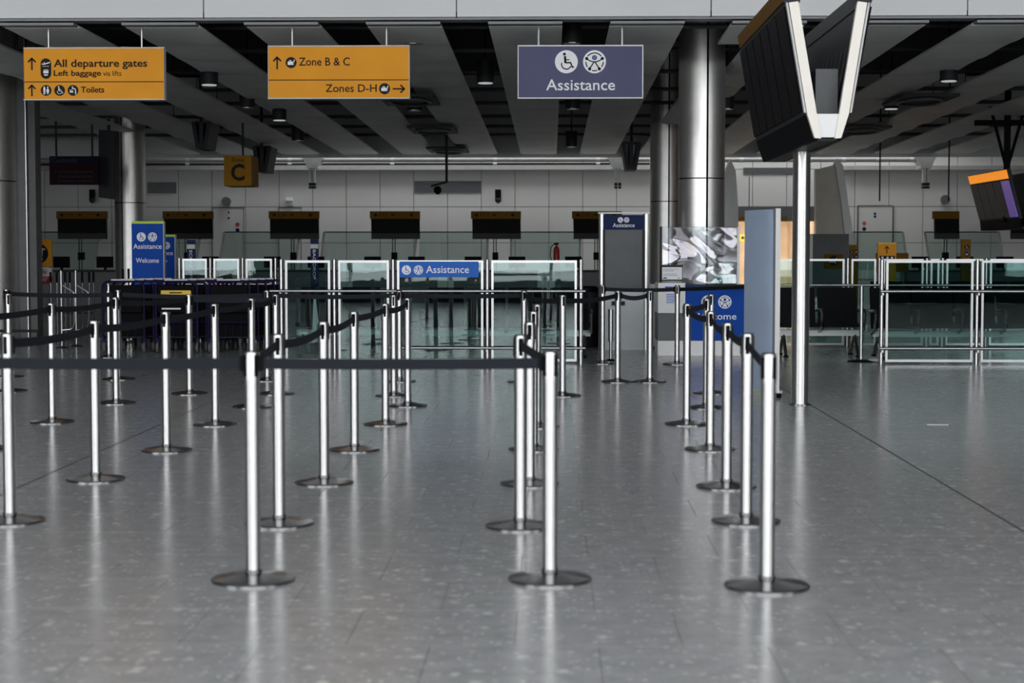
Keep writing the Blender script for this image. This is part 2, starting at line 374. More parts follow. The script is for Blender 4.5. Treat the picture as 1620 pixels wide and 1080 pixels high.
struct(MB().box(-BX, -8, CY1, BY, 5.7, 5.9).box(10.2, BX, CY1, BY, 5.7, 5.9).box(-8, 10.2, 44.0, BY+4, 5.7, 5.9).build('ceiling_lightwell', 'hallc'))

# back wall and its panels
WY = 44.5
ax0, ax1 = P(1168, 400, WY).x, P(1292, 400, WY).x           # opening to the lit passage
az = P(1200, 350, WY).z
wb = struct(MB().box(-BX, ax0, WY+.04, WY+.3, 0, 8.2).box(ax1, BX, WY+.04, WY+.3, 0, 8.2).box(ax0, ax1, WY+.04, WY+.3, az, 8.2).build('wall_back', 'gap'))
pw = 53.35 * WY / FPX; px0 = P(441.5, 300, WY).x; zr = [P(872, y, WY).z for y in (150, 210, 268, 327, 384, 441, 498)] + [.05]
for k in range(-13, 26):
    x = px0 + k * pw
    for j in range(len(zr) - 1):
        xa, xb = x + .007, x + pw - .007; za, zb = zr[j+1] + .007, zr[j] - .007
        if zb > az and za < az: za = max(za, az) if xb > ax0 and xa < ax1 else za
        if za < az - .01 and xb > ax0 and xa < ax1:
            if xa < ax0: xb = ax0
            elif xb > ax1: xa = ax1
            else: continue
        if xb - xa < .05 or zb - za < .05: continue
        MB().box(xa, xb, WY, WY+.04, za, zb).build('wall_panel', 'wallp', wb)
struct(pbox(pbox(MB(), -300, 262, 1145, 268, WY-.25, .25), 1330, 262, 1900, 268, WY-.25, .25).build('trim_3', 'pipe'))
# lit passage behind the opening
pz1 = 3.0
pas = struct(MB().box(ax0-.2, ax0, WY+.3, 50, 0, pz1+.3).box(ax1, ax1+.2, WY+.3, 50, 0, pz1+.3).box(ax0-.2, ax1+.2, 50, 50.2, 0, pz1+.3).box(ax0-.2, ax1+.2, WY+.3, 50, pz1, pz1+.3).build('wall_passage', 'wood'))
struct(MB().box(ax0-.2, ax1+.2, WY, 50, -.1, 0.0).build('floor_passage', 'wood'))
for i in range(5):
    x = ax0 + .1 + i * .42; MB().box(x, x+.40, 49.93, 50, 0, 2.1 + .0).build('wall_board', 'wood', pas)
lp = thing('passage_lamp', 'warm ceiling lamp glowing in the wood-lined passage', 'lamp', ((ax0+ax1)/2, 47.0, pz1))
MB().cyl(((ax0+ax1)/2, 47, pz1-.05), ((ax0+ax1)/2, 47, pz1), .32, 20).build('housing', 'white', lp)
MB().cyl(((ax0+ax1)/2, 47, pz1-.07), ((ax0+ax1)/2, 47, pz1-.05), .28, 20).build('diffuser', 'lampglow', lp)
ld = bpy.data.lights.new('passage_lamp_light', 'AREA'); ld.shape = 'DISK'; ld.size = .55; ld.energy = 130; ld.color = (1, .83, .64)
lo = bpy.data.objects.new('passage_lamp_light', ld); COL.objects.link(lo); lo.parent = lp; lo.location = (0, 0, -.09)
ws = thing('passage_sign', 'small lit yellow sign with pictogram discs beside the pale blue panel', 'sign', P(1180, 382, 44.0))
pbox(MB(), 1171, 371, 1200, 381, 44.0, .08).build('sign_face', 'yell_lit', ws)
for i, x in enumerate((1175, 1181.5, 1188)): icon(ws, ('couple', 'chair', 'baby')[i], x, 376, 2.6, 44.0, 'ink', 'signw')
MB().box(P(1185, 371, 44).x-.01, P(1185, 371, 44).x+.01, 44.03, 44.05, P(1185, 371, 44).z, pz1+.3).build('hanger', 'dark', ws)
bh = struct(pbox(MB(), 1166, 327, 1300, 349, WY-.5, .45).build('trim_bulkhead', 'grey'))
o = thing('amber_notice', 'dim amber strip notice on the bulkhead over the passage', 'sign', P(1178, 349, WY-.55))
pbox(MB(), 1168, 342.5, 1188, 349, WY-.55, .04).build('sign_face', 'amberdim', o)
o = thing('amber_notice', 'small amber square notice on the bulkhead near the display pole', 'sign', P(1240, 349, WY-.55))
pbox(MB(), 1235, 342.5, 1245, 349, WY-.55, .04).build('sign_face', 'amberdim', o)

# tapered wall fins
def fin(label, edge, face, Y):
    o = thing('wall_fin', label, 'wall fin', P(edge[-1][0], 441, Y))
    MB().slab(pq(edge, Y), (0, .5, 0)).build('fin_edge', 'white', o)
    if face:
        for a, b in zip(face[:-1], face[1:]): MB().slab(pq([a[0], b[0], b[1], a[1]], Y+.15), (0, .3, 0)).build('fin_board', 'finb', o)
fin('tall tapered white wall fin right of the display pole, clad with pale boards', [(1322, 262), (1326, 251), (1334, 262), (1342, 320), (1353, 390), (1358, 470), (1345, 470), (1338, 380), (1330, 310)],
    [((1291 + i * 6.4, 268 - i * 1.6), (1291 + i * 9.0, 372)) for i in range(6)], 41.5)
fin('slim white wall fin rising beside the large steel column', [(1146, 275), (1156, 252), (1164, 270), (1168, 330), (1168, 470), (1146, 470)], None, 41.5)
o = thing('grey_partition', 'grey boxed partition below the pale boarded wall fin', 'partition', P(1312, 440, 41.0))
pbox(MB(), 1284, 370, 1342, 470, 41.0, .8).build('partition_body', 'grey', o); pbox(MB(), 1281, 370, 1285, 470, 40.98, .1).build('edge_trim', 'white', o)
o = thing('amber_roundel_sign', 'low amber sign with a dark roundel against the grey partition', 'sign', P(1318, 411, 40.94))
pbox(MB(), 1305, 402, 1333, 425, 40.94, .06).build('sign_face', 'amberdim', o); icon(o, 'trolley', 1319, 412, 8, 40.94, 'ink', 'signw')

# doors, grilles, wall devices
def wall_door(label, n, x0, x1, y0, signs):
    d = struct(pbox(MB(), x0, y0, x1, 441, WY-.015, .015).build('door_%d' % n, 'wallp')); d['label'] = label
    fr = MB(); pbox(fr, x0-1, y0-1.5, x1+1, y0, WY-.03, .03); pbox(fr, x0-1, y0, x0, 441, WY-.03, .03); pbox(fr, x1, y0, x1+1, 441, WY-.03, .03); fr.build('door_frame', 'grey', d)
    for (sx, sy, r, m) in signs:
        g = MB(); disc(g, 0, 0, 1, WY-.015, .006, P(sx, sy, WY), r * WY / FPX, 16); g.build('door_sticker', m, d)
wall_door('grey service door in the back wall with warning stickers', 1, 1357.5, 1412, 326, [(1367, 353, 3, 'red'), (1367, 362, 3, 'navy'), (1384, 338, 2, 'navy'), (1384, 342.5, 2, 'navy')])
wall_door('narrow grey service door behind the left check-in screens', 2, 336, 386, 329, [(376, 355, 3.2, 'red'), (376, 364, 3.2, 'navy'), (362, 336, 1.5, 'ink'), (362, 345, 1.8, 'ink')])
wall_door('grey hatch door above a check-in screen', 3, 441.5, 476, 328.5, [])
def grille(label, x0, y0, x1, y1):
    g = thing('air_grille', label, 'air grille', P((x0+x1)/2, y1, WY))
    pbox(MB(), x0, y0, x1, y1, WY-.02, .02).build('grille_frame', 'soffit', g)
    n = 6
    for i in range(n):
        ya = y0 + (y1-y0) * (i+.2) / n; pbox(MB(), x0+.5, ya, x1-.5, ya + (y1-y0)/n*.6, WY-.035, .015).build('slat', 'grey', g)
grille('long grey air grille high on the centre of the back wall', 655.5, 286, 761, 304.5)
grille('short grey air grille beside the left steel column', 233, 288, 279, 305.5)
grille('dark air grille under the pipe right of the large column', 1176, 265, 1255, 275)
def wall_cam(label, x, y, Y=44.2):
    c = P(x, y, Y); o = thing('security_camera', label, 'camera', c)
    MB().cyl(c + Vector((0, .28, .1)), c + Vector((0, 0, .1)), .03, 8).build('bracket', 'dark', o)
    MB().cyl(c + Vector((0, 0, .20)), c + Vector((0, 0, -.02)), .08, 12).build('housing', 'black', o, True)
    MB().lathe([(.01, -.16), (.07, -.12), (.09, -.05), (.07, 0)], 12, c).build('dome', 'dark', o, True)
wall_cam('black wall camera above the middle check-in screens', 788, 312); wall_cam('black wall camera under the dark customs sign', 146, 312)
def wall_box(label, x, y, round_):
    c = P(x, y, WY); o = thing('wall_sounder', label, 'speaker', c)
    MB().box(c.x-.08, c.x+.08, WY-.12, WY, c.z-.09, c.z+.09).build('back_box', 'lgrey', o)
    (MB().cyl((c.x, WY-.22, c.z), (c.x, WY-.12, c.z), .12, 16) if round_ else MB().box(c.x-.09, c.x+.09, WY-.16, WY-.12, c.z+.02, c.z+.11)).build('grille_cover', 'grey' if round_ else 'white', o)
wall_box('small white sounder box above the grey hatch door', 459, 319, False)
wall_box('round grey loudspeaker on the wall near the left service door', 360, 319, True)
wall_box('round grey loudspeaker on the wall near the right service door', 1493, 316, True)

# pipes and brackets along the back edge
def hpipe(label, x0, x1, y, Y, r, m='pipe'):
    a, b = P(x0, y, Y), P(x1, y, Y); b.z = a.z = P(872, y, Y).z
    o = thing('ceiling_pipe', label, 'pipe', a)
    MB().cyl(a, b, r, 12).build('pipe_run', m, o, True); n = 6
    for i in range(n):
        q = a.lerp(b, (i + .5) / n); MB().cyl(q - Vector((.05, 0, 0)), q + Vector((.05, 0, 0)), r * 1.15, 12).build('pipe_collar', 'lgrey', o, True)
        MB().box(q.x-.012, q.x+.012, Y-.01, Y+.01, q.z + r, CZ1 + .4).build('pipe_hanger', 'dark', o)
hpipe('long pale pipe under the ceiling edge left of the columns', 55, 1028, 253, 43.2, .055)
hpipe('long pale pipe under the ceiling edge right of the columns', 1146, 1470, 253.5, 43.2, .055)
hpipe('thin dark pipe just below the long pale pipe', 55, 1028, 259, 43.6, .03, 'dark')
def bracket(label, x):
    Y = 43.0; c = P(x, 298, Y); o = thing('beam_bracket', label, 'bracket', c)
    MB().slab(pq([(x-17, 247), (x+17, 247), (x+9, 262), (x+9, 266), (x-9, 266), (x-9, 262)], Y), (0, .5, 0)).build('bracket_head', 'lgrey', o)
    for s in (-1, 1):
        pbox(MB(), x+s*3.2-1.6, 266, x+s*3.2+1.6, 290, Y+.05, .15).build('bracket_bar', 'lgrey', o)
        pbox(MB(), x+s*3-2.3, 289, x+s*3+2.3, 293.5, Y-.02, .2).build('clamp', 'dark', o); pbox(MB(), x+s*3-2.3, 294.5, x+s*3+2.3, 298, Y-.02, .2).build('clamp', 'dark', o)
bracket('grey beam bracket hanging behind the amber zone sign', 493.5); bracket('grey beam bracket left of the two steel columns', 977.5); bracket('grey beam bracket above the right service door', 1465.5)

# ceiling fittings
def downlight(lab, px, py, Y, lit=False):
    c = P(px, py, Y); o = thing('downlight', 'black cylinder downlight ' + lab, 'downlight', c, 'downlights in the ceiling slots')
    MB().cyl(c, c + Vector((0, 0, .34)), .13, 16).build('housing', 'dark', o, True)
    MB().cyl(c + Vector((0, 0, -.012)), c, .11, 16).build('lens', 'coldlamp' if lit else 'steelp', o)
    MB().cyl(c + Vector((0, 0, .34)), (c.x, c.y, 5.75), .012, 6).build('stem', 'black', o)
for a in (('between the zone sign and the assistance sign', 768, 131, 26, True),
          ('below the right end of the zone sign', 656, 174, 30),
          ('peeping above the right end of the zone sign', 654, 69, 22),
          ('just under the slate blue assistance sign', 906, 172, 30),
          ('just above the slate blue assistance sign', 905, 68, 22),
          ('farthest one under the assistance sign, near the back wall', 904, 232, 38),
          ('large one right of the amber departure sign', 331, 134, 25, True),
          ('below the left end of the zone sign', 442, 190, 31, True),
          ('far one behind the zone sign, near the zone C sign', 471, 222, 36),
          ('large one right of the big display tower', 1501, 128, 25, True),
          ('right of the display tower, smaller and farther', 1410, 172, 30, True),
          ('between the departure sign and the zone sign, left of its lit neighbour', 391, 170, 29),
          ('right of the large steel column', 1149, 172, 29)): downlight(*a)
def ring_plate(label, px, py, Y):
    Y = min((20.9 + i * .05 for i in range(430)), key=lambda q: abs(P(px, py, q).z - cz(q) + .13)); c = P(px, py, Y); o = thing('ring_fitting', label, 'ceiling fitting', c)
    MB().box(c.x-.45, c.x+.45, Y-.9, Y+.9, c.z, c.z+.05).build('square_plate', 'dark', o)
    rg = MB(); rg.path([(c.x + .34*math.cos(a*PI/12), Y + .66*math.sin(a*PI/12), c.z-.02) for a in range(25)], .025, 6); rg.build('ring', 'grey', o, True)
    MB().cyl((c.x, Y, c.z+.04), (c.x, Y, c.z+.09), .05, 8).build('stem', 'black', o)
ring_plate('square black ceiling plate with ring, nearer of the pair by the camera rod', 685, 207, 33.5)
ring_plate('square black ceiling plate with ring, farther of the pair by the camera rod', 709, 239, 39.5)
ring_plate('square black ceiling plate with ring behind the amber zones sign', 648, 160, 28.0)
ring_plate('square black ceiling plate with ring right of the big display tower', 1455, 160, 28.0)
ring_plate('square black ceiling plate with ring low behind the big display tower', 1362, 207, 34)
for i, y in enumerate((23.2, 25.6, 28.3, 31.0, 33.4, 36.2, 38.6, 40.9)):
    o = thing('service_pipe', 'thin dark service pipe above the ceiling slots, %s behind the white fascia' % ('nearest', 'second', 'third', 'fourth', 'fifth', 'sixth', 'seventh', 'eighth')[i], 'pipe', (-14, y, cz(y)+.34), 'service pipes above the ceiling slots')
    MB().cyl((-14, y, cz(y)+.34), (16, y, cz(y)+.34), .035, 8).build('pipe_run', 'grey', o, True)
    for x in (-8, 0, 8): MB().cyl((x, y, cz(y)+.34), (x, y, 5.75), .008, 6).build('hanger', 'dark', o)
def drop_rod(label, px, y0, y1, Y, camera=False):
    a, b = P(px, y1, Y), P(px, y0, Y); o = thing('drop_rod', label, 'hanging rod', a)
    MB().cyl(a, (a.x, Y, 5.75), .018 if not camera else .03, 8).build('rod', 'dark', o)
    if camera:
        MB().cyl(a + Vector((0, 0, .02)), a + Vector((-.35, 0, -.08)), .025, 6).build('arm', 'dark', o)
        MB().lathe([(.02, -.2), (.08, -.15), (.09, -.08), (.05, -.02)], 12, a + Vector((-.2, 0, -.06))).build('camera_dome', 'black', o, True)
drop_rod('dark drop rod carrying a small camera below the centre ceiling', 706.5, 207, 289, 38, True)
drop_rod('thin dark drop rod right of the big display pole', 1391.5, 200, 318, 40); drop_rod('thin dark drop rod beside the right round loudspeaker', 1500.5, 200, 318, 40)

# ================================================================== COLUMNS
def column(label, px, Y, r, jy, seam_a, ztop=5.7):
    c = P(px, 400, Y); o = thing('steel_column', label, 'column', (c.x, Y, 0)); zj = P(px, jy, Y).z
    MB().cyl((c.x, Y, 0), (c.x, Y, ztop), r - .012, 32).build('column_core', 'black', o)
    for z0, z1 in ((.0, zj - .008), (zj + .008, ztop)):
        for h in range(2):
            n = 24; a0 = seam_a + h * PI + .045; a1 = seam_a + (h + 1) * PI - .045
            mb = MB(); vs_ = []
            for i in range(n + 1):
                a = a0 + (a1 - a0) * i / n
                for rr in (r, r - .01):
                    vs_ += [(c.x + rr * math.cos(a), Y + rr * math.sin(a), z0), (c.x + rr * math.cos(a), Y + rr * math.sin(a), z1)]
            fs = []
            for i in range(n):
                a, b = i * 4, i * 4 + 4; fs += [(a, b, b+1, a+1), (a+2, a+3, b+3, b+2), (a+1, b+1, b+3, a+3), (a, a+2, b+2, b)]
            fs += [(0, 1, 3, 2), (n*4, n*4+2, n*4+3, n*4+1)]
            mb.add(vs_, fs); mb.build('cladding_panel', 'csteel', o, True, 40)
    return o
COLR = 36.5 * 24.3 / FPX
column('large brushed steel column behind the help desk', 1109, 24.3, COLR, 283, -PI/2 + .16)
column('farther brushed steel column half hidden by the large column', 1053, 35.5, COLR, 319, -PI/2 + .12)
column('brushed steel column behind the blue welcome totems', 207, 36.3, COLR, 321, -PI/2 - .30)
lc = column('broad brushed steel column at the left edge with flat side panels', -12, 27.5, .40, 287, -PI/2 - .6)
a, b, c_ = P(25, 400, 27.5).x, P(43, 400, 27.5).x, P(55, 400, 27.5).x
MB().box(a, b-.01, 27.55, 27.9, 0, 5.7).build('flat_panel', 'flatp', lc); MB().box(b+.004, c_, 27.6, 27.9, 0, 5.7).build('flat_panel', 'flatp', lc)
MB().box(b-.012, b+.0, 27.52, 27.6, 0, 5.7).build('edge_rib', 'steelp', lc)

# ================================================================== HANGING SIGNS
SY = 20.85
def hanging(name, label, box, face, frame, rods, Y=SY, t=.12):
    x0, y0, x1, y1 = box; o = thing(name, label, 'sign', P((x0+x1)/2, y1, Y))
    pbox(MB(), x0+.7, y0+.7, x1-.7, y1-.7, Y, t-.02).build('sign_face', face, o)
    fr = MB(); pbox(fr, x0, y0, x1, y0+1.3, Y-.012, t); pbox(fr, x0, y1-1.3, x1, y1, Y-.012, t); pbox(fr, x0, y0+1.3, x0+1.3, y1-1.3, Y-.012, t); pbox(fr, x1-1.3, y0+1.3, x1, y1-1.3, Y-.012, t)
    fr.build('sign_frame', frame, o)
    for rx in rods:
        q = P(rx, y0, Y); MB().cyl((q.x, Y+.05, q.z), (q.x, Y+.05, max(FZ + .05, cz(Y)+.05)), .014, 8).build('hanger_rod', 'steelp', o)
    return o
s1 = hanging('departure_sign', 'amber hanging sign for departure gates, left baggage and toilets', (37, 75, 260, 158), 'yellow', 'lgrey', (74.7, 222.5))
text(s1, 'All departure gates', 85, 94, 233, 109.5, SY, 'ink', bold=.018); text(s1, 'Left baggage', 85, 111, 160, 122.8, SY, 'ink', bold=.018); text(s1, 'via lifts', 163, 112, 192, 120, SY, 'ink')
text(s1, 'Toilets', 128, 137, 165, 146.6, SY, 'ink', bold=.018)
pbox(MB(), 38, 129, 258.5, 129.8, SY-.003, .003).build('divider_line', 'ink', s1)
arrow(s1, 50.5, 101, 18.5, SY, 'ink'); arrow(s1, 50.5, 143, 17.5, SY, 'ink')
pl = MB(); cc = P(72.7, 108.5, SY); rr = 8.4 * SY / FPX
pl.slab([(cc.x + rr*math.cos(a), SY-.003, cc.z + dz + rr*math.sin(a)) for a, dz in [(i*PI/10, rr*.92) for i in range(11)] + [(PI + i*PI/10, -rr*.92) for i in range(11)]], (0, .003, 0)); po = pl.build('pictogram_pill', 'ink', s1)
g = MB(); stroke(g, [(-.75, .85), (-.3, .82), (.75, 1.15)], .2, SY-.003, .003, cc, rr); stroke(g, [(-.2, .9), (-.35, 1.2)], .13, SY-.003, .003, cc, rr); stroke(g, [(-.6, .42), (.6, .42)], .07, SY-.003, .003, cc, rr)
stroke(g, [(-.4, -.65), (.4, -.65)], .5, SY-.003, .003, cc, rr); stroke(g, [(-.3, -1.2), (.3, -1.2)], .22, SY-.003, .003, cc, rr); stroke(g, [(-.4, -.25), (.45, -.25)], .12, SY-.003, .003, cc, rr); g.build('pictogram', 'signw', po)
for k, x in (('couple', 73), ('chair', 94.4), ('baby', 115.6)): icon(s1, k, x, 143, 8.5, SY, 'ink', 'signw')
s2 = hanging('zone_sign', 'amber hanging sign pointing to check-in zones B to H', (423.5, 72, 648, 156), 'yellow', 'lgrey', (461, 610.5))
text(s2, 'Zone B & C', 473, 91, 553.5, 103.8, SY, 'ink', bold=.008); text(s2, 'Zones D-H', 515, 133.5, 596, 145.5, SY, 'ink', bold=.008)
pbox(MB(), 424.5, 126, 647, 126.8, SY-.003, .003).build('divider_line', 'ink', s2)
arrow(s2, 438.5, 99.5, 19, SY, 'ink'); arrow(s2, 631, 140.5, 18.5, SY, 'ink', True)
icon(s2, 'bag', 460.5, 99, 8.7, SY, 'ink', 'signw'); icon(s2, 'bag', 608.5, 140.3, 8.7, SY, 'ink', 'signw')
s3 = hanging('assistance_sign', 'slate blue hanging assistance sign with two white roundels', (819, 71.5, 1017.5, 155.5), 'slate', 'white', (852, 984.6))
text(s3, 'Assistance', 864, 125.5, 973, 142.8, SY, 'signw', bold=.008)
icon(s3, 'chair', 896, 97.7, 18, SY, 'signw', 'ink'); d = icon(s3, 'person', 940.5, 97.7, 18, SY, 'signw', 'ink')
g = MB(); disc(g, 0, .36, .17, SY-.006, .002, P(940.5, 97.7, SY), 18*SY/FPX); g.build('icon_eye', 'eye', d)
zc = thing('zone_letter_sign', 'dim amber boxed sign with a large letter C', 'sign', P(380, 294, 33))
pbox(MB(), 354, 246, 398, 294, 33, .78).build('sign_box', 'amberc', zc); q = P(398, 270, 33); 
text(zc, 'Zone', 366, 250, 386, 255.5, 33, 'ink', bold=.01); text(zc, 'C', 365.5, 259, 387, 286, 33, 'ink', bold=.03)
MB().cyl((P(380, 246, 33).x, 33.3, P(380, 246, 33).z), (P(380, 246, 33).x, 33.3, cz(33)+.1), .02, 8).build('hanger_rod', 'dark', zc)
cs = thing('customs_sign', 'dark customs sign, navy over maroon, hanging in shade at left', 'sign', P(116, 292, 33.5))
pbox(MB(), 78, 247, 155, 259, 33.5, .12).build('sign_face', 'dnavy', cs); pbox(MB(), 78, 259, 155, 292, 33.5, .12).build('sign_face', 'maroon', cs)
text(cs, 'Customs', 81, 249.5, 122, 257, 33.5, 'faint', bold=.01); text(cs, 'Commercial exports', 87, 269.5, 147.5, 274.5, 33.5, 'faint'); text(cs, 'Euro declarations', 93, 276, 147.5, 281, 33.5, 'faint'); text(cs, 'Customs enquiries', 91, 284, 147.5, 289, 33.5, 'faint')
for x in (88, 145): q = P(x, 247, 33.5); MB().cyl((q.x, 33.55, q.z), (q.x, 33.55, cz(33.5)+.1), .02, 8).build('hanger_rod', 'dark', cs)
o = thing('side_banner_sign', 'tall dark sign board hanging beside the left steel column', 'sign', P(170, 315, 34))
MB().slab(pq([(156, 205), (183, 207), (183, 316), (156, 312)], 34), (0, .25, 0)).build('sign_board', 'dark', o); pbox(MB(), 170, 215, 182, 305, 33.97, .03).build('sign_strip', 'dark', o)
q = P(170, 206, 34); MB().cyl((q.x, 34.1, q.z), (q.x, 34.1, cz(34)+.1), .03, 8).build('hanger_rod', 'dark', o)
def fan_screens(label, px, y0, y1, Y):
    o = thing('hanging_screens', label, 'screens', P(px, y1, Y)); w_ = (y1-y0)
    for s in (-1, 0, 1):
        MB().slab(pq([(px + s*w_*.30 - 3, y0), (px + s*w_*.30 + 3, y0), (px + s*w_*.13 + 3, y1), (px + s*w_*.13 - 3, y1)], Y), (0, .9, 0)).build('screen', 'dark', o)
    pbox(MB(), px-w_*.34, y0-2, px+w_*.34, y0+1, Y+.2, .3).build('mount_bar', 'dark', o)
    q = P(px, y0, Y+.3); MB().cyl(q, (q.x, q.y, 5.75), .03, 8).build('mount_pole', 'dark', o)
fan_screens('grey fanned screens hanging far off at left of the zone C sign', 318, 194, 235, 33)
fan_screens('black fanned screens hanging just left of the steel columns', 999, 226, 268, 36)
fan_screens('black fanned screens hanging beside the amber zone C sign', 414, 232, 272, 38)

# ================================================================== DISPLAY TOWERS
def vdisplay(o, X0, Y0, L, zt, zm, zb, wt, wm, wb_, hdr, scr_m, hdr_m, nscr, last=None):
    """V-shaped double display: two leaning faces, header strips, end frames."""
    for s in (-1, 1):
        fp = lambda t, y, off=0.0: Vector((X0 + s * (wm + (wt - wm) * t + off), y, zm + (zt - zm) * t))
        side = MB().slab([fp(0, Y0+.03), fp(1, Y0+.03), fp(1, Y0+L), fp(0, Y0+L)], (-s*.05, 0, 0)).build('side_panel', 'dark', o)
        pitch = (L - .08) / nscr
        for i in range(nscr):
            ya = Y0 + .05 + i * pitch
            m = last if (last and i == 0 and s < 0) else scr_m
            MB().slab([fp(.04, ya+.03, .002), fp(.97, ya+.03, .002), fp(.97, ya+pitch-.03, .002), fp(.04, ya+pitch-.03, .002)], (s*.02, 0, 0)).build('screen', m, side)
        MB().slab([fp(1.0, Y0, .0), fp(1+hdr, Y0, .0), fp(1+hdr, Y0+L, .0), fp(1.0, Y0+L, .0)], (-s*.06, 0, 0)).build('header_board', 'dark', o)
        MB().slab([fp(1.02, Y0+.06, .002), fp(.98+hdr, Y0+.06, .002), fp(.98+hdr, Y0+L-.04, .002), fp(1.02, Y0+L-.04, .002)], (s*.012, 0, 0)).build('header_face', hdr_m if s < 0 else 'amberdim', o)
        MB().slab([(X0+s*wm, Y0+.05, zm), (X0+s*wb_, Y0+.05, zb), (X0+s*wb_, Y0+L, zb), (X0+s*wm, Y0+L, zm)], (-s*.03, 0, 0)).build('lower_fascia', 'black', o)
    MB().box(X0-wb_+.03, X0+wb_-.03, Y0+.05, Y0+L, zb-.0, zb+.04).build('belly_plate', 'dark', o)
TY = 13.95; tp = F(1265, 640)
tw = thing('display_tower', 'tall V-shaped flight display tower on a steel pole', 'display', tp)
pz = lambda y: P(1310, y, TY).z; k_ = TY / FPX; X0 = P(1310, 200, TY).x
vdisplay(tw, X0, TY, 3.35, pz(3), pz(181), pz(222), 66*k_, 35*k_, 21*k_, .17, 'screen', 'amberdim', 6)
MB().cyl((tp.x, tp.y, 0), (tp.x, tp.y, pz(222)+.02), .079, 32).build('pole', 'steel', tw, True)
MB().cyl((tp.x, tp.y, 0), (tp.x, tp.y, .012), .1, 32).build('floor_flange', 'bsteel', tw)
for s in (-1, 1):
    poly = [(1310 + s * (x - 1310), y) for x, y in ((1248, 4), (1263, 2), (1292, 178), (1299, 219), (1289, 218), (1277, 180))] if s < 0 else [(1310 - (x - 1310), y) for x, y in ((1248, 4), (1263, 2), (1292, 178), (1299, 219), (1289, 218), (1277, 180))]
    if s < 0: poly = [(x, y) for x, y in ((1248, 4), (1263, 2), (1292, 178), (1299, 219), (1289, 218), (1277, 180))]
    MB().slab(pq(poly, TY-.02), (0, .06, 0)).build('end_frame', 'cream', tw)
    e = [(1243.5, 4), (1246.5, 4), (1275.5, 178), (1272.5, 178)]
    if s > 0: e = [(2620 - x, y) for x, y in e]
    MB().slab(pq(e, TY-.01), (0, .05, 0)).build('edge_strip', 'lgrey', tw)
    MB().slab(pq([(1310+s*69, -3), (1310+s*44, -3), (1310+s*44, 3), (1310+s*69, 4)], TY-.01), (0, .05, 0)).build('end_cap', 'dark', tw)
MB().slab(pq([(1292, 180), (1328, 180), (1322, 217), (1298, 217)], TY), (0, .04, 0)).build('end_panel', 'white', tw)
pbox(MB(), 1290.5, 109, 1325, 180, TY+.25, .5).build('equipment_box', 'grey', tw)
for i in range(12):                                          # ribs on the inner face
    y = TY + .3 + i * .24; MB().slab([(X0+.14+.02, y, pz(160)), (X0+.30, y, pz(20)), (X0+.30, y+.05, pz(20)), (X0+.14+.02, y+.05, pz(160))], (-.02, 0, 0)).build('inner_rib', 'grey', tw)
# right-hand hanging display
RY = 31.0; k_ = RY / FPX; X1 = P(1629, 300, RY).x; pz2 = lambda y: P(1629, y, RY).z
rd = thing('hanging_display', 'hanging flight display with lit amber header at the right edge', 'display', (X1, RY, pz2(362)))
vdisplay(rd, X1, RY, 2.9, pz2(283), pz2(345), pz2(362), 31*k_, 14*k_, 12*k_, .26, 'grey', 'orange_lit', 5, 'purple_lit')
q = Vector((X1 - .15, RY + 1.0, pz2(265)))
for s in (-.32, 0, .32): MB().cyl(q, (q.x + s, q.y, cz(RY)+.1), .03, 8).build('hanger_strut', 'black', rd)
MB().box(q.x-.05, q.x+.05, q.y-.05, q.y+.05, pz2(350), cz(RY)+.6).build('hanger_mast', 'black', rd)
MB().box(q.x-.6, q.x+.6, q.y-.06, q.y+.06, cz(RY)-.25, cz(RY)-.15).build('cross_bar', 'black', rd)
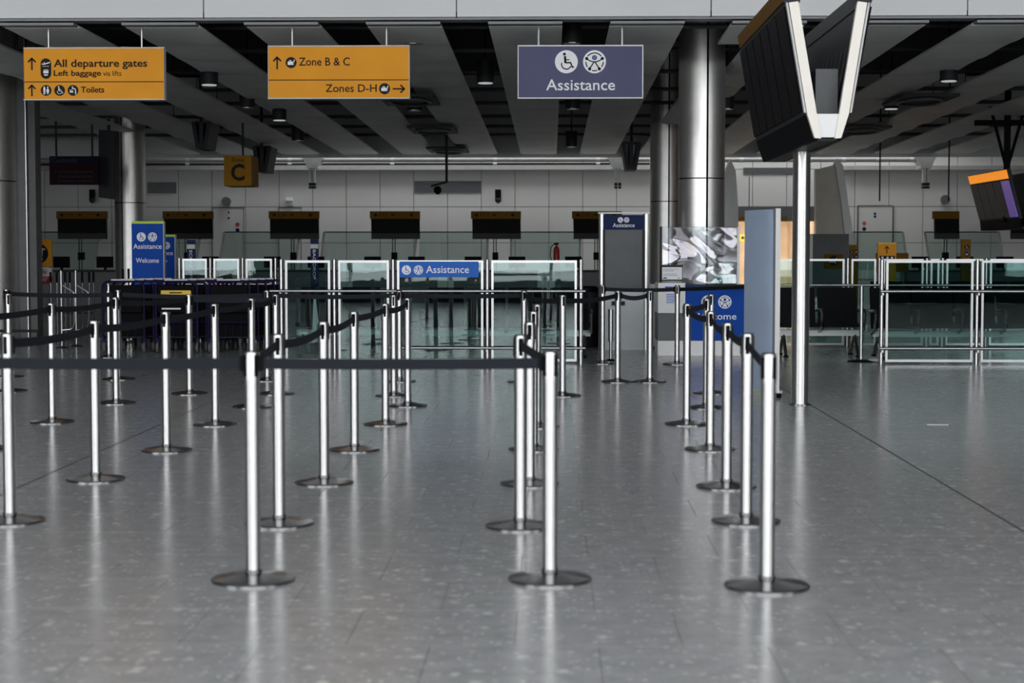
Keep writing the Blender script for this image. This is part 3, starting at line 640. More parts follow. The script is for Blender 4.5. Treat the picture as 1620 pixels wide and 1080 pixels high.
# ================================================================== QUEUE POSTS
POSTS = {  # id: (px, py of the base centre, label)
 0: (-75, 915, 'steel belt post at the far left end of the front belt, outside the picture'),
 1: (401, 918, 'steel belt post with the long front belt, nearest of the left-centre line'),
 2: (870, 917, 'steel belt post at the right end of the front belt'),
 3: (1213, 928, 'steel belt post nearest the camera in the right-hand line'),
 4: (16, 825, 'nearest steel belt post of the left line, cut by the picture edge'),
 5: (442, 829, 'second steel belt post from the front in the left-centre line'),
 6: (823, 833, 'second steel belt post from the front in the middle line'),
 7: (1180, 825, 'second steel belt post from the front in the right-hand line'),
 8: (152, 759, 'second steel belt post from the front in the left line'),
 9: (513, 764, 'third steel belt post from the front in the left-centre line'),
 10: (838, 766, 'third steel belt post from the front in the middle line'),
 11: (1149, 770, 'third steel belt post from the front in the right-hand line'),
 12: (264, 713, 'third steel belt post from the front in the left line'),
 13: (561, 712, 'fourth steel belt post from the front in the left-centre line'),
 14: (1123, 711, 'fourth steel belt post from the front in the right-hand line'),
 15: (844, 711, 'fourth steel belt post from the front in the middle line'),
 16: (83, 668, 'steel belt post left of all, in front of the broad left column'),
 17: (341, 672, 'fourth steel belt post from the front in the left line'),
 18: (610, 671, 'fifth steel belt post from the front in the left-centre line'),
 19: (1086, 671, 'fifth steel belt post from the front in the right-hand line'),
 20: (850, 675, 'fifth and last steel belt post of the middle line'),
 21: (645, 642, 'last steel belt post of the left-centre line, before the assistance banner'),
 22: (184, 638, 'steel belt post in front of the leftmost luggage trolley'),
 23: (300, 623, 'steel belt post in front of the yellow-labelled luggage trolley'),
 24: (623, 626, 'steel belt post close behind the last left-centre post'),
 25: (890, 626, 'steel belt post before the right end of the centre glass barrier'),
 26: (977, 604, 'left of the two steel belt posts before the assistance kiosk'),
 27: (1028, 604, 'right of the two steel belt posts before the assistance kiosk'),
 28: (953, 575, 'far steel belt post at the left foot of the assistance kiosk'),
 29: (1071, 576, 'far steel belt post standing against the help desk'),
 30: (1124, 622, 'steel belt post farther of the close pair before the blue desk front'),
 31: (1117, 645, 'steel belt post nearer of the close pair before the blue desk front'),
 32: (12, 596, 'far steel belt post at the left picture edge beside the broad column'),
 33: (15, 619, 'steel belt post at the left picture edge, second of the far pair'),
 34: (188, 600, 'far steel belt post behind the leftmost trolley-side post'),
 35: (172.5, 565, 'farthest steel belt post, beside the luggage trolleys'),
 36: (399, 644, 'fifth steel belt post from the front in the left line'),
 37: (423, 602, 'far steel belt post in front of the rightmost luggage trolley'),
 38: (437, 623, 'last steel belt post of the left line'),
 40: (632, 603, 'far steel belt post at the left end of the assistance banner'),
 41: (829, 604, 'far steel belt post before the second centre glass pane'),
 44: (-28, 710, 'steel belt post just outside the left picture edge'),
}
BELTS = [(1, 0), (2, 1), (1, 5), (5, 9), (9, 13), (13, 18), (18, 21), (2, 6), (6, 10), (10, 15), (15, 20), (3, 7), (7, 11), (11, 14), (14, 19), (19, 31), (31, 30),
         (4, 8), (8, 12), (12, 17), (17, 36), (36, 38), (44, 16), (16, 22), (22, 23), (23, 38), (32, 34), (34, 37), (37, 40), (40, 41), (41, 25), (25, 26), (26, 27), (28, 29), (33, 32), (24, 40)]
PZ, PR = .975, .0315
def make_post():
    o = thing('queue_post', 'p', 'queue post', (0, 0, 0), 'belt posts of the queue lanes')
    MB().lathe([(.178, 0), (.178, .009), (.174, .014), (.12, .024), (.05, .033), (.036, .036), (.036, .05)], 40).build('base_plate', 'bsteel', o, True, 30)
    MB().lathe([(PR, .05), (PR, .855)], 24).build('tube', 'steel', o, True)
    hd = MB().lathe([(.0335, .855), (.0335, PZ-.006), (.030, PZ)], 24).build('belt_head', 'steel', o, True)
    MB().lathe([(.029, PZ), (.029, PZ+.003)], 20).build('top_cap', 'black', hd)
    for k in range(4):
        a = k * PI / 2; mb = MB().box(-.009, .009, -.0355, -.031, .872, .962)
        mb.v = [(x*math.cos(a) - y*math.sin(a), x*math.sin(a) + y*math.cos(a), z) for x, y, z in mb.v]; mb.build('belt_slot', 'black', hd)
    return o
proto = make_post(); PO = {}
for n, (i, (px, py, lab)) in enumerate(POSTS.items()):
    o = proto if n == 0 else copy_tree(proto)
    o.location = F(px, py); o['label'] = lab; PO[i] = o
    d = [b for b in BELTS if i in b]
    if d:
        b = d[0]; other = F(*POSTS[b[1] if b[0] == i else b[0]][:2]); v = other - o.location; o.rotation_euler.z = math.atan2(v.y, v.x) + PI / 2 + (.75 if i in (0, 1, 2, 3) else 0)
    else: o.rotation_euler.z = random.uniform(-.3, .3)
def belt(owner, A, B, sag=.015, zc=.926, name='belt'):
    A, B = Vector(A), Vector(B); d = (B - A); d.z = 0; L = d.length; d.normalize(); nrm = Vector((-d.y, d.x, 0)) * .0015; n = 10; mb = MB(); vs_ = []
    for i in range(n + 1):
        t = i / n; p = A + d * (.033 + (L - .066) * t); z = zc - sag * 4 * t * (1 - t)
        vs_ += [(p.x+nrm.x, p.y+nrm.y, z-.0235), (p.x-nrm.x, p.y-nrm.y, z-.0235), (p.x-nrm.x, p.y-nrm.y, z+.0235), (p.x+nrm.x, p.y+nrm.y, z+.0235)]
    fs = []
    for i in range(n):
        a, b = i*4, i*4+4; fs += [(a, b, b+1, a+1), (a+1, b+1, b+2, a+2), (a+2, b+2, b+3, a+3), (a+3, b+3, b, a)]
    fs += [(0, 1, 2, 3), (n*4+3, n*4+2, n*4+1, n*4)]; mb.add(vs_, fs)
    c1 = A + d * .036; e1 = B - d * .036
    o = mb.build(name, 'belt')
    for c in (c1, e1):
        u = d * .012; v = Vector((-d.y, d.x, 0)) * .012; w3 = Vector((0, 0, zc-.032))
        k = MB().slab([c-u-v+w3, c+u-v+w3, c+u+v+w3, c-u+v+w3], (0, 0, .064)).build('belt_clip', 'black'); k.parent = o
    if owner:
        o.parent = owner; o.matrix_parent_inverse = (Matrix.Translation(owner.location) @ Matrix.Rotation(owner.rotation_euler.z, 4, 'Z')).inverted()
    return o
for a, b in BELTS: belt(PO[a], PO[a].location, PO[b].location, random.uniform(.008, .03) if a != 2 and a != 1 else .004)

# ================================================================== GLASS BARRIERS, BENCHES
def barrier(label, Y, bays, rails, top=1.285, hooks=True):
    xs = [P(b, 450, Y).x for b in bays]; o = thing('glass_barrier', label, 'barrier', (xs[0], Y, 0))
    for x in xs:
        MB().cyl((x, Y, 0), (x, Y, top+.01), .026, 20).build('post', 'steel', o, True)
    for xa, xb in zip(xs[:-1], xs[1:]):
        a, b = xa + .05, xb - .05; fr = MB(); w_ = .028
        fr.box(a, a+w_, Y-.018, Y+.018, .03, top).box(b-w_, b, Y-.018, Y+.018, .03, top).box(a+w_, b-w_, Y-.018, Y+.018, top-.03, top).box(a+w_, b-w_, Y-.018, Y+.018, .03, .06)
        f = fr.build('panel_frame', 'steelp', o)
        MB().box(a+w_, b-w_, Y-.005, Y+.005, .06, top-.03).build('glass_pane', 'glass', f)
    for z, ra, rb in rails:
        pa, pb = P(ra, 450, Y).x, P(rb, 450, Y).x; r = MB().cyl((pa, Y-.09, z), (pb, Y-.09, z), .019, 12).build('handrail', 'steelp', o, True)
        for x in xs:
            if pa-.05 < x < pb+.05: MB().box(x-.012, x+.012, Y-.09, Y, z-.05, z-.01).build('rail_bracket', 'steelp', r)
    return o
BYY = 21.2
barrier('centre glass barrier with steel posts carrying the assistance banner', BYY, (445, 529, 622, 771, 919), ((.905, 428, 926), (.20, 614, 926)))
barrier('front right glass barrier with two steel rails before black seats', BYY, (1395, 1546, 1697), ((.905, 1391, 1640), (.20, 1390, 1640)))
barrier('farther right glass barrier behind the display pole', 25.0, (1180, 1265, 1341, 1391, 1466, 1491, 1560, 1640), ((.905, 1180, 1640),))
barrier('farther left glass barrier behind the luggage trolleys', 25.5, (284, 333, 384, 436), ((.905, 284, 430),))
bn = thing('assistance_banner', 'blue assistance banner fixed to the centre glass barrier', 'banner', P(695, 438, BYY-.03))
pbox(MB(), 632, 413.5, 757, 438.5, BYY-.035, .012).build('banner_board', 'bannerb', bn)
text(bn, 'Assistance', 674, 420.3, 742, 431.8, BYY-.035, 'signw', bold=.006)
icon(bn, 'chair', 643, 427, 7.4, BYY-.035, 'signw', 'bannerb'); icon(bn, 'person', 662, 427, 7.4, BYY-.035, 'signw', 'bannerb')
def bench(label, Y, x0, n, arms, w_=.56, legs=True):
    o = thing('bench', label, 'bench', (x0, Y, 0))
    MB().box(x0, x0+n*w_, Y-.06, Y+.02, .27, .35).build('beam', 'lgrey', o)
    for i in range(n):
        xa = x0 + i*w_ + .02; xb = xa + w_ - .04
        s = MB(); s.slab([(xa, Y-.32, .40), (xa, Y-.30, .45), (xa, Y+.18, .42), (xa, Y+.2, .37)], (w_-.04, 0, 0)); s.build('seat', 'seat', o)
        b_ = MB(); b_.slab([(xa, Y+.17, .42), (xa, Y+.22, .41), (xa, Y+.33, .90), (xa, Y+.29, .91)], (w_-.04, 0, 0)); b_.build('backrest', 'seat', o)
    for i in arms:
        x = x0 + i*w_; MB().path([(x, Y+.2, .60), (x, Y-.2, .62), (x, Y-.26, .58), (x, Y-.2, .36), (x, Y, .31)], .022, 8).build('armrest', 'steelp', o, True)
    for i in (.15, n-.15):
        x = x0 + i*w_; MB().path([(x, Y-.3, .02), (x, Y-.04, .28)], .022, 8).path([(x, Y+.3, .02), (x, Y, .28)], .022, 8).build('leg', 'steelp', o, True)
        MB().cyl((x, Y-.3, 0), (x, Y-.3, .02), .035, 10).cyl((x, Y+.3, 0), (x, Y+.3, .02), .035, 10).build('foot', 'black', o)
bench('black bench behind the front right glass barrier', 22.6, P(1400, 530, 22.6).x - .17, 4, (0, 1, 2, 3, 4))
bench('black bench between the display pole and the thin floor post', 22.9, P(1350, 530, 22.9).x - 2*.56 + .1, 2, (2, 1))
bench('black bench behind the centre glass barrier', 22.7, P(668, 530, 22.7).x, 4, (0, 2, 3, 4))
bench('black bench in the dark behind the left glass bays', 22.9, P(470, 530, 22.9).x, 2, (1, 2))
bench('far black bench row behind the right benches', 27.5, P(1380, 500, 27.5).x, 5, (1, 3, 5))
th = thing('slim_floor_post', 'slim grey floor post with a weighted foot and white cable cap', 'post', F(1362, 572))
c = F(1362, 572); MB().cyl(c, c + Vector((0, 0, .96)), .024, 16).build('tube', 'steel', th, True); MB().lathe([(.17, 0), (.17, .01), (.03, .03)], 24, c).build('foot', 'black', th, True)
MB().lathe([(.09, .02), (.08, .05), (.03, .07)], 16, c + Vector((.17, 0, -.01))).build('cable_cap', 'lgrey', th, True)
o = thing('litter_bin', 'black bin beside the assistance kiosk', 'bin', F(936, 566)); c = F(936, 566) + Vector((0, 2.6, 0))
MB().lathe([(.15, 0), (.16, .02), (.17, .80), (.15, .84)], 20, c).build('bin_body', 'dark', o, True); MB().lathe([(.175, .80), (.175, .86), (.12, .89)], 20, c).build('bin_lid', 'black', o, True)
o = thing('floor_caution_board', 'narrow white tapered floor board behind the left glass bays', 'floor sign', P(498, 545, 22.2)); 
MB().slab(pq([(496, 473), (499.5, 473), (508, 540), (493.5, 541)], 22.2), (0, .03, 0)).build('board', 'white', o); MB().slab(pq([(491, 541), (511, 541), (512, 560), (490, 560)], 22.2), (0, .10, 0)).build('board_foot', 'dark', o)

# ================================================================== HELP DESK, KIOSK, PANELS
KY = 24.2
kk = thing('assistance_kiosk', 'tall grey assistance kiosk with navy header and rounded steel sides', 'kiosk', (P(987, 548, KY).x, KY, 0))
xa, xb = P(947, 450, KY).x, P(1027.5, 450, KY).x; zt = P(987, 338, KY).z
for x in (xa + .045, xb - .045): MB().lathe([(.045, 0), (.045, zt)], 24, (x, KY+.05, 0)).build('side_post', 'csteel', kk, True)
pbox(MB(), 955, 340, 1018.5, 363, KY, .1).build('header_panel', 'navy', kk); pbox(MB(), 955, 363, 1018.5, 458, KY+.02, .08).build('blank_screen', 'grey', kk)
pbox(MB(), 954, 363, 957, 458, KY, .02).build('bezel', 'dark', kk); pbox(MB(), 1016.5, 363, 1019.5, 458, KY, .02).build('bezel', 'dark', kk)
a = P(955, 458, KY); b = P(1018.5, 458, KY); MB().box(a.x, b.x, KY+.01, KY+.1, .0, a.z).build('lower_panel', 'paper', kk)
MB().box(a.x-.08, b.x+.08, KY-.02, KY+.12, zt, zt+.02).build('top_plate', 'white', kk)
text(kk, 'Assistance', 969.5, 352.8, 1004, 359.3, KY, 'signw', bold=.006); icon(kk, 'chair', 981.5, 347.8, 4.3, KY, 'signw', 'navy'); icon(kk, 'person', 991.3, 347.8, 4.3, KY, 'signw', 'navy')
pw_ = thing('white_wall_panel', 'low white panel screen beside the help desk', 'panel', (P(1030, 548, 24.6).x, 24.6, 0))
MB().box(P(957, 500, 24.6).x, P(1041, 500, 24.6).x, 24.6, 24.68, .02, P(1030, 449, 24.6).z).build('panel_board', 'white', pw_); MB().box(P(957, 500, 24.6).x, P(1041, 500, 24.6).x, 24.59, 24.69, 0, .03).build('panel_foot', 'grey', pw_)
o = thing('slim_sign_stand', 'slim steel stand with a small dark foot beside the kiosk', 'stand', F(966, 571)); c = F(966, 571)
MB().cyl(c, c + Vector((0, 0, .25)), .02, 12).cyl(c + Vector((0, 0, .25)), c + Vector((0, 0, .66)), .032, 12).build('stem', 'steelp', o, True); MB().lathe([(.07, 0), (.07, .01), (.02, .03)], 16, c).build('foot', 'black', o)
o = thing('small_notice_bracket', 'small dark bracket on the low white panel', 'bracket', P(978, 480, 24.3)); pbox(MB(), 968, 476.5, 988.5, 482.5, 24.15, .06).build('bracket_plate', 'dark', o)
DY = 22.9
hd_ = thing('help_desk', 'help desk with royal blue welcome front and white plinth', 'desk', (P(1110, 562, DY).x, DY, 0))
X = lambda px, Y=DY: P(px, 500, Y).x; Z = lambda py, Y=DY: P(1110, py, Y).z
MB().box(X(1041), X(1084), DY, DY+.7, Z(495), Z(447.5)).build('side_cabinet_top', 'white', hd_); MB().box(X(1041), X(1084), DY, DY+.7, Z(538.5), Z(495)).build('side_cabinet_base', 'grey', hd_)
MB().box(X(1084.5), X(1181), DY, DY+.7, Z(538.5), Z(453)).build('blue_front', 'blue', hd_); MB().box(X(1041), X(1182), DY+.01, DY+.7, 0, Z(539)).build('plinth', 'white', hd_)
MB().box(X(1083), X(1184), DY-.02, DY+.75, Z(453), Z(451)).build('worktop', 'dark', hd_)
MB().box(X(1181), X(1184), DY-.005, DY+.7, 0, Z(453)).build('end_panel', 'black', hd_)
text(hd_, 'Welcome', 1096, 495, 1165, 505.3, DY, 'signw', bold=.004); icon(hd_, 'chair', 1120, 477.5, 10.5, DY, 'signw', 'blue'); icon(hd_, 'person', 1146.7, 477.5, 10.5, DY, 'signw', 'blue')
nt_ = thing('desk_notice_sheet', 'printed blue-headed sheet stuck on the desk side cabinet', 'notice', P(1064, 488, DY))
pbox(MB(), 1051.5, 453, 1076, 488, DY-.006, .004).build('sheet', 'paper', nt_); pbox(MB(), 1052, 453, 1076, 461, DY-.008, .002).build('sheet_header', 'bannerb', nt_)
icon(nt_, 'chair', 1061, 457, 2, DY-.008, 'signw', 'bannerb'); icon(nt_, 'person', 1066, 457, 2, DY-.008, 'signw', 'bannerb')
g = MB(); [pbox(g, 1054, 465 + i*2.6, 1066 + (i*7) % 5, 466.1 + i*2.6, DY-.008, .002) for i in range(6)]; g.build('print_lines', 'bannerb', nt_)
ns = thing('notice_stand', 'white printed notice in a dark frame standing on the desk', 'notice', P(1063, 447.5, DY+.1))
pbox(MB(), 1046.5, 419, 1080, 443, DY+.1, .02).build('frame', 'dark', ns); pbox(MB(), 1047.5, 422.5, 1079, 442, DY+.095, .005).build('notice_sheet', 'paper', ns)
g = MB(); [pbox(g, 1049, yy, xx, yy+.8, DY+.093, .002) for yy, xx in ((425.5, 1074), (428, 1066), (433, 1071), (435.5, 1073))]; g.build('print_lines', 'textg', ns)
g = MB(); pbox(g, 1049, 438.8, 1055, 440.6, DY+.093, .002); pbox(g, 1072, 439.4, 1076, 440.2, DY+.093, .002); g.build('print_mark', 'navy', ns)
MB().slab([P(1047, 443, DY+.1), P(1080, 443, DY+.1), P(1084, 447.5, DY+.02), P(1047, 447.5, DY+.02)], (0, .02, .004)).build('stand_foot', 'steelp', ns)
# crinkled clear plastic guard on the desk
SYY = DY + .45
gs = thing('plastic_guard', 'crinkled clear plastic guard sheet standing on the help desk', 'screen', P(1108, 450, SYY))
from mathutils import noise as mnoise
mb = MB(); nx, nz_ = 70, 52; a, b = P(1047, 358.5, SYY), P(1167, 449.5, SYY); vs_ = []
for side in (0, 1):
    for j in range(nz_ + 1):
        for i in range(nx + 1):
            x = a.x + (b.x - a.x) * i / nx; z = b.z + (a.z - b.z) * j / nz_
            d = mnoise.noise(Vector((x*1.7 + .4*z, 3.1, z*2.3))) * .05 + mnoise.noise(Vector((x*4.5 - z*2.5, 7.7, z*5))) * .005 + abs(mnoise.noise(Vector((x*3 + z*4, 1.2, z*2)))) * .012
            vs_.append((x, SYY + d + side * .004, z))
st = (nx+1)*(nz_+1); fs = []
for j in range(nz_):
    for i in range(nx):
        q = j*(nx+1)+i; fs += [(q, q+1, q+nx+2, q+nx+1), (q+st, q+nx+1+st, q+nx+2+st, q+1+st)]
for i in range(nx): q = nz_*(nx+1)+i; fs += [(i, i+st, i+1+st, i+1), (q, q+1, q+1+st, q+st)]
for j in range(nz_): q = j*(nx+1); e = q+nx; fs += [(q, q+nx+1, q+nx+1+st, q+st), (e, e+st, e+nx+1+st, e+nx+1)]
mb.add(vs_, fs)
def plastic():
    m = bpy.data.materials.new('crinkled_clear_plastic'); m.use_nodes = True; t = m.node_tree; t.nodes.remove(t.nodes['Principled BSDF']); out = t.nodes['Material Output']
    tr = t.nodes.new('ShaderNodeBsdfTransparent'); gl = t.nodes.new('ShaderNodeBsdfGlossy'); mx = t.nodes.new('ShaderNodeMixShader'); g = t.nodes.new('ShaderNodeNewGeometry')
    n = t.nodes.new('ShaderNodeTexNoise'); n.inputs['Scale'].default_value = 2.5; n.inputs['Detail'].default_value = 2; r = t.nodes.new('ShaderNodeValToRGB'); e = r.color_ramp.elements
    e[0].position = .3; e[0].color = (.60, .78, .78, 1); e[1].position = .7; e[1].color = (.9, .78, .6, 1)
    x = e.new(.45); x.color = (.95, .95, .97, 1); x = e.new(.58); x.color = (.76, .70, .80, 1)  # noise tints the gloss: swirl of reflected colours painted in
    t.links.new(g.outputs['Position'], n.inputs['Vector']); t.links.new(n.outputs['Fac'], r.inputs['Fac']); t.links.new(r.outputs['Color'], gl.inputs['Color'])
    tr.inputs['Color'].default_value = (.8, .82, .84, 1); gl.inputs['Roughness'].default_value = .06; mx.inputs['Fac'].default_value = .11
    t.links.new(tr.outputs[0], mx.inputs[1]); t.links.new(gl.outputs[0], mx.inputs[2]); t.links.new(mx.outputs[0], out.inputs['Surface']); return m
mb.build('plastic_sheet', plastic(), gs, True, 180)
pbox(MB(), 1166.5, 358.5, 1170, 449.5, SYY-.02, .05).build('side_upright', 'white', gs); pbox(MB(), 1044, 358, 1047, 449.5, SYY-.02, .05).build('side_upright', 'dark', gs)
for x in (1124, 1127, 1145): pbox(MB(), x, 416 if x < 1140 else 388, x+1.2, 449.5, SYY+.1, .02).build('inner_rod', 'white', gs)
belt(PO[29], PO[29].location, Vector((X(1183), DY-.1, 0)), .004)
# mobile pale blue panel
pn = F(1208, 629)
mp = thing('mobile_panel', 'tall curved pale blue panel on castors before the display pole', 'panel', pn)
ht = P(1208, 331, pn.y).z; xl, xr = P(1187, 500, pn.y).x, P(1223, 500, pn.y).x
q = []; n = 10
for i in range(n + 1): t = i / n; q.append((xl + (xr - xl) * t, pn.y + .55 * (1 - t) ** 1.4 - .02, 0.06))
poly = [Vector(p) for p in q] + [Vector((p[0] + .035, p[1] + .03, p[2])) for p in reversed(q)]
MB().slab(poly, (0, 0, ht - .06)).build('curved_board', 'kioskb', mp, True, 40)
MB().box(xr-.006, xr+.018, pn.y-.03, pn.y+.02, .06, ht+.005).build('edge_strip', 'grey', mp); MB().box(xr+.014, xr+.06, pn.y-.035, pn.y+.04, .05, ht+.008).build('edge_post', 'white', mp)
for x, y in ((xr+.06, pn.y), (xl+.03, pn.y+.5)):
    MB().cyl((x-.02, y, .03), (x+.02, y, .03), .03, 14).build('castor', 'black', mp, True); MB().box(x-.03, x+.03, y-.03, y+.03, .045, .07).build('castor_mount', 'steelp', mp)

# ================================================================== TOTEMS, TROLLEYS AT LEFT
def totem(label, x0, y0, x1, Y, content):
    o = thing('welcome_totem', label, 'totem', (P((x0+x1)/2, 440, Y).x, Y, 0)); a, b = P(x0, y0, Y), P(x1, y0, Y); zt = a.z
    MB().box(a.x, b.x, Y, Y+.10, .45, zt-.035).build('totem_body', 'blue', o); MB().box(a.x, b.x, Y, Y+.10, .03, .45).build('totem_dark_base', 'dark', o); MB().box(a.x, b.x, Y-.004, Y+.104, zt-.035, zt).build('lime_cap', 'green', o)  # dark base added to stand for the darkness low behind the trolleys
    MB().box(b.x, b.x+.012, Y-.004, Y+.104, .03, zt).build('edge_trim', 'lgrey', o); MB().box(a.x-.06, b.x+.06, Y-.12, Y+.22, 0, .03).build('floor_plate', 'dark', o)
    content(o)
def c1(o):
    icon(o, 'chair', 223.5, 374.7, 7.2, 26, 'signw', 'blue'); icon(o, 'person', 241.3, 374.7, 7.2, 26, 'signw', 'blue')
    text(o, 'Assistance', 211, 385.5, 255.7, 393.5, 26, 'signw', bold=.006); text(o, 'Welcome', 215, 408, 251.5, 415.6, 26, 'signw', bold=.006)
def c2(o):
    Y = 27.2; icon(o, 'chair', 246, 388.5, 6, Y, 'signw', 'blue'); icon(o, 'person', 263.5, 388.5, 5.8, Y, 'signw', 'blue'); text(o, 'Assistance', 235, 396.5, 273.5, 403.5, Y, 'signw', bold=.006)
    g = MB(); stroke(g, [(-.7, 1), (.7, 0), (-.7, -1)], .5, Y, .004, P(261, 413, Y), 4*Y/FPX); g.build('chevron', 'signw', o)
totem('royal blue assistance welcome totem with lime top edge, nearer one', 208, 350, 258, 26, c1)
totem('royal blue totem with lime top edge, mostly hidden behind the welcome totem', 230, 371, 276, 27.2, c2)
def make_trolley():
    o = thing('luggage_trolley', 't', 'trolley', (0, 0, 0), 'luggage trolleys parked in rows')
    hw, h = .285, .985; c = .09; U = [(-hw, .0, .22), (-hw, 0, h-c)]
    U += [(-hw + c - c*math.cos(a*PI/8), 0, h - c + c*math.sin(a*PI/8)) for a in range(1, 5)] + [(hw - c + c*math.sin(a*PI/8), 0, h - c + c*math.cos(a*PI/8)) for a in range(0, 5)] + [(hw, 0, .22)]
    MB().path(U, .018, 8).build('handle_frame', 'purple', o, True)
    MB().box(-hw+.03, hw-.03, -.012, .012, .56, h-.06).build('advert_panel', 'black', o)
    MB().box(-.16, .16, -.03, .03, h+.012, h+.03).build('handle_grip', 'lgrey', o)
    MB().path([(-hw, 0, .42), (hw, 0, .42)], .013, 8).build('cross_bar', 'purple', o, True)
    MB().box(-hw+.04, hw-.04, .10, .112, .22, .55).build('lower_panel', 'black', o)  # black sheet added for the shade between rods and deck
    for x in (-.16, -.05, .05, .16): MB().path([(x, .01, .42), (x, .03, .2)], .007, 6).build('back_rod', 'purple', o, True)
    d = MB(); d.path([(-hw, 0, .22), (-hw+.04, .45, .19), (-.14, .95, .17), (.14, .95, .17), (hw-.04, .45, .19), (hw, 0, .22)], .017, 8); d.build('deck_frame', 'purple', o, True)
    MB().slab([(-hw+.03, .03, .21), (hw-.03, .03, .21), (.13, .92, .17), (-.13, .92, .17)], (0, 0, .012)).build('deck_plate', 'dark', o)
    for x, y, r in ((-hw+.01, .06, .075), (hw-.01, .06, .075), (-.06, .85, .06), (.06, .85, .06)):
        wv = MB(); wv.cyl((x-.018, y, r), (x+.018, y, r), r, 18).build('wheel', 'tyre', o, True); MB().box(x-.025, x+.025, y-.02, y+.02, r, .2).build('fork', 'purple', o)
    return o
tr0 = make_trolley(); first = True
rows = ((204, 'left'), (287, 'middle'), (369, 'right'))
nth = ('front', 'second', 'third', 'fourth', 'rearmost')
for rx, rn in rows:
    for j in range(5):
        o = tr0 if first else copy_tree(tr0); first = False
        base = P(rx, 500, 23.6); o.location = (base.x + j * .075, 23.3 + j * .24, 0)
        o['label'] = '%s purple luggage trolley nested in the %s row' % (nth[j], rn)
        if rn == 'middle' and j == 0:
            o['label'] = 'front purple luggage trolley of the middle row with a yellow label'
            MB().slab([(-.21, -.03, .80), (.21, -.03, .80), (.20, -.02, .862), (-.21, -.02, .862)], (0, .012, 0)).build('yellow_label', 'yell2', o).matrix_parent_inverse = Matrix.Identity(4)
            for ob in o.children:
                if ob.name.startswith('yellow_label'): MB().box(-.09, .08, -.034, -.028, .822, .838).build('label_print', 'ink', ob)
            MB().box(-.2, .06, -.022, -.012, .60, .622).build('white_strip', 'paper', o); 
for ob in list(bpy.data.objects):
    if ob.parent and ob.parent.name.startswith('luggage_trolley'): pass
# swing gates
def gate(label, px, Y):
    o = thing('swing_gate', label, 'gate', (P(px, 500, Y).x, Y, 0)); q = lambda x, y: P(px + x, y, Y)
    b = P(px, 500, Y); MB().cyl((b.x, Y, 0), (b.x, Y, P(px, 428, Y).z), .018, 12).build('gate_post', 'steelp', o, True)
    MB().path([q(1, 451), q(10, 457), q(17, 461), q(20, 465), q(20.5, 472), q(20.5, 510), q(18, 518), q(14, 521), q(1, 522)], .013, 8).build('gate_arm', 'steelp', o, True)
    MB().lathe([(.09, 0), (.09, .01), (.02, .03)], 16, (b.x, Y, 0)).build('gate_foot', 'dark', o)
gate('bent steel swing gate arm nearer the broad left column', 97.5, 24.5); gate('bent steel swing gate arm nearer the trolleys', 120.5, 24.9)
def rack(label, xs, Y, y0):
    o = thing('trolley_rack', label, 'rail', (P(xs[0], 500, Y).x, Y, 0))
    for x in xs:
        a = P(x, y0, Y); MB().cyl((a.x, Y, 0), (a.x, Y, a.z), .013, 8).build('upright', 'bsteel', o, True); MB().cyl((a.x, Y, a.z), (a.x, Y, a.z+.16), .018, 8).build('black_cap', 'black', o, True)
    a, b = P(xs[0], 480, Y), P(xs[-1], 480, Y); MB().cyl((a.x, Y, .45), (b.x, Y, .45), .012, 8).build('rail', 'dark', o, True)
rack('row of slim steel uprights with black caps behind the swing gates', (80, 90, 103, 110.5, 130, 141, 148), 26, 447)
rack('two short black-capped uprights against the left steel column', (194.5, 203.5), 26.5, 441)
o = thing('low_floor_rail', 'low dark kerb rail at the foot of the left column', 'rail', P(35, 523, 25.5)); a, b = P(-40, 523, 25.5), P(62, 523, 25.5)
MB().cyl((a.x, 25.5, .2), (b.x, 25.5, .2), .02, 10).build('rail', 'dark', o, True)
for x in (a.x + .1, b.x - .02): MB().cyl((x, 25.5, 0), (x, 25.5, .2), .02, 8).build('rail_leg', 'dark', o)
ts = thing('trolley_sign', 'amber trolley sign with dark roundel above a red notice', 'sign', (P(68, 450, 29).x, 29, 0))
pbox(MB(), 52, 379, 81.5, 421.5, 29, .06).build('sign_face', 'yellow', ts); icon(ts, 'trolley', 60.5, 401, 16, 29, 'ink', 'signw')
pbox(MB(), 52, 423, 81.5, 437, 29, .06).build('notice_white', 'paper', ts); pbox(MB(), 52, 437, 81.5, 449, 29, .06).build('notice_red', 'red', ts)
g = MB(); cN = P(70, 430, 29); rN = 4.6 * 29 / FPX; stroke(g, arc(0, 360, .85, n=20), .22, 29, .003, cN, rN); stroke(g, [(-.6, .6), (.6, -.6)], .2, 29, .003, cN, rN); g.build('prohibition_ring', 'red', ts)
g = MB(); stroke(g, [(-.4, -.05), (.3, -.05)], .5, 29, .002, cN, rN); g.build('prohibition_symbol', 'ink', ts)
g = MB(); [pbox(g, 64, y, 76 - i*1.5, y+.7, 28.997, .003) for i, y in enumerate((439, 441.3, 443.6))]; g.build('notice_print', 'paper', ts)
for x in (56, 78): q = P(x, 400, 29); MB().box(q.x-.015, q.x+.015, 29.02, 29.05, 0, P(x, 379, 29).z).build('sign_leg', 'dark', ts)

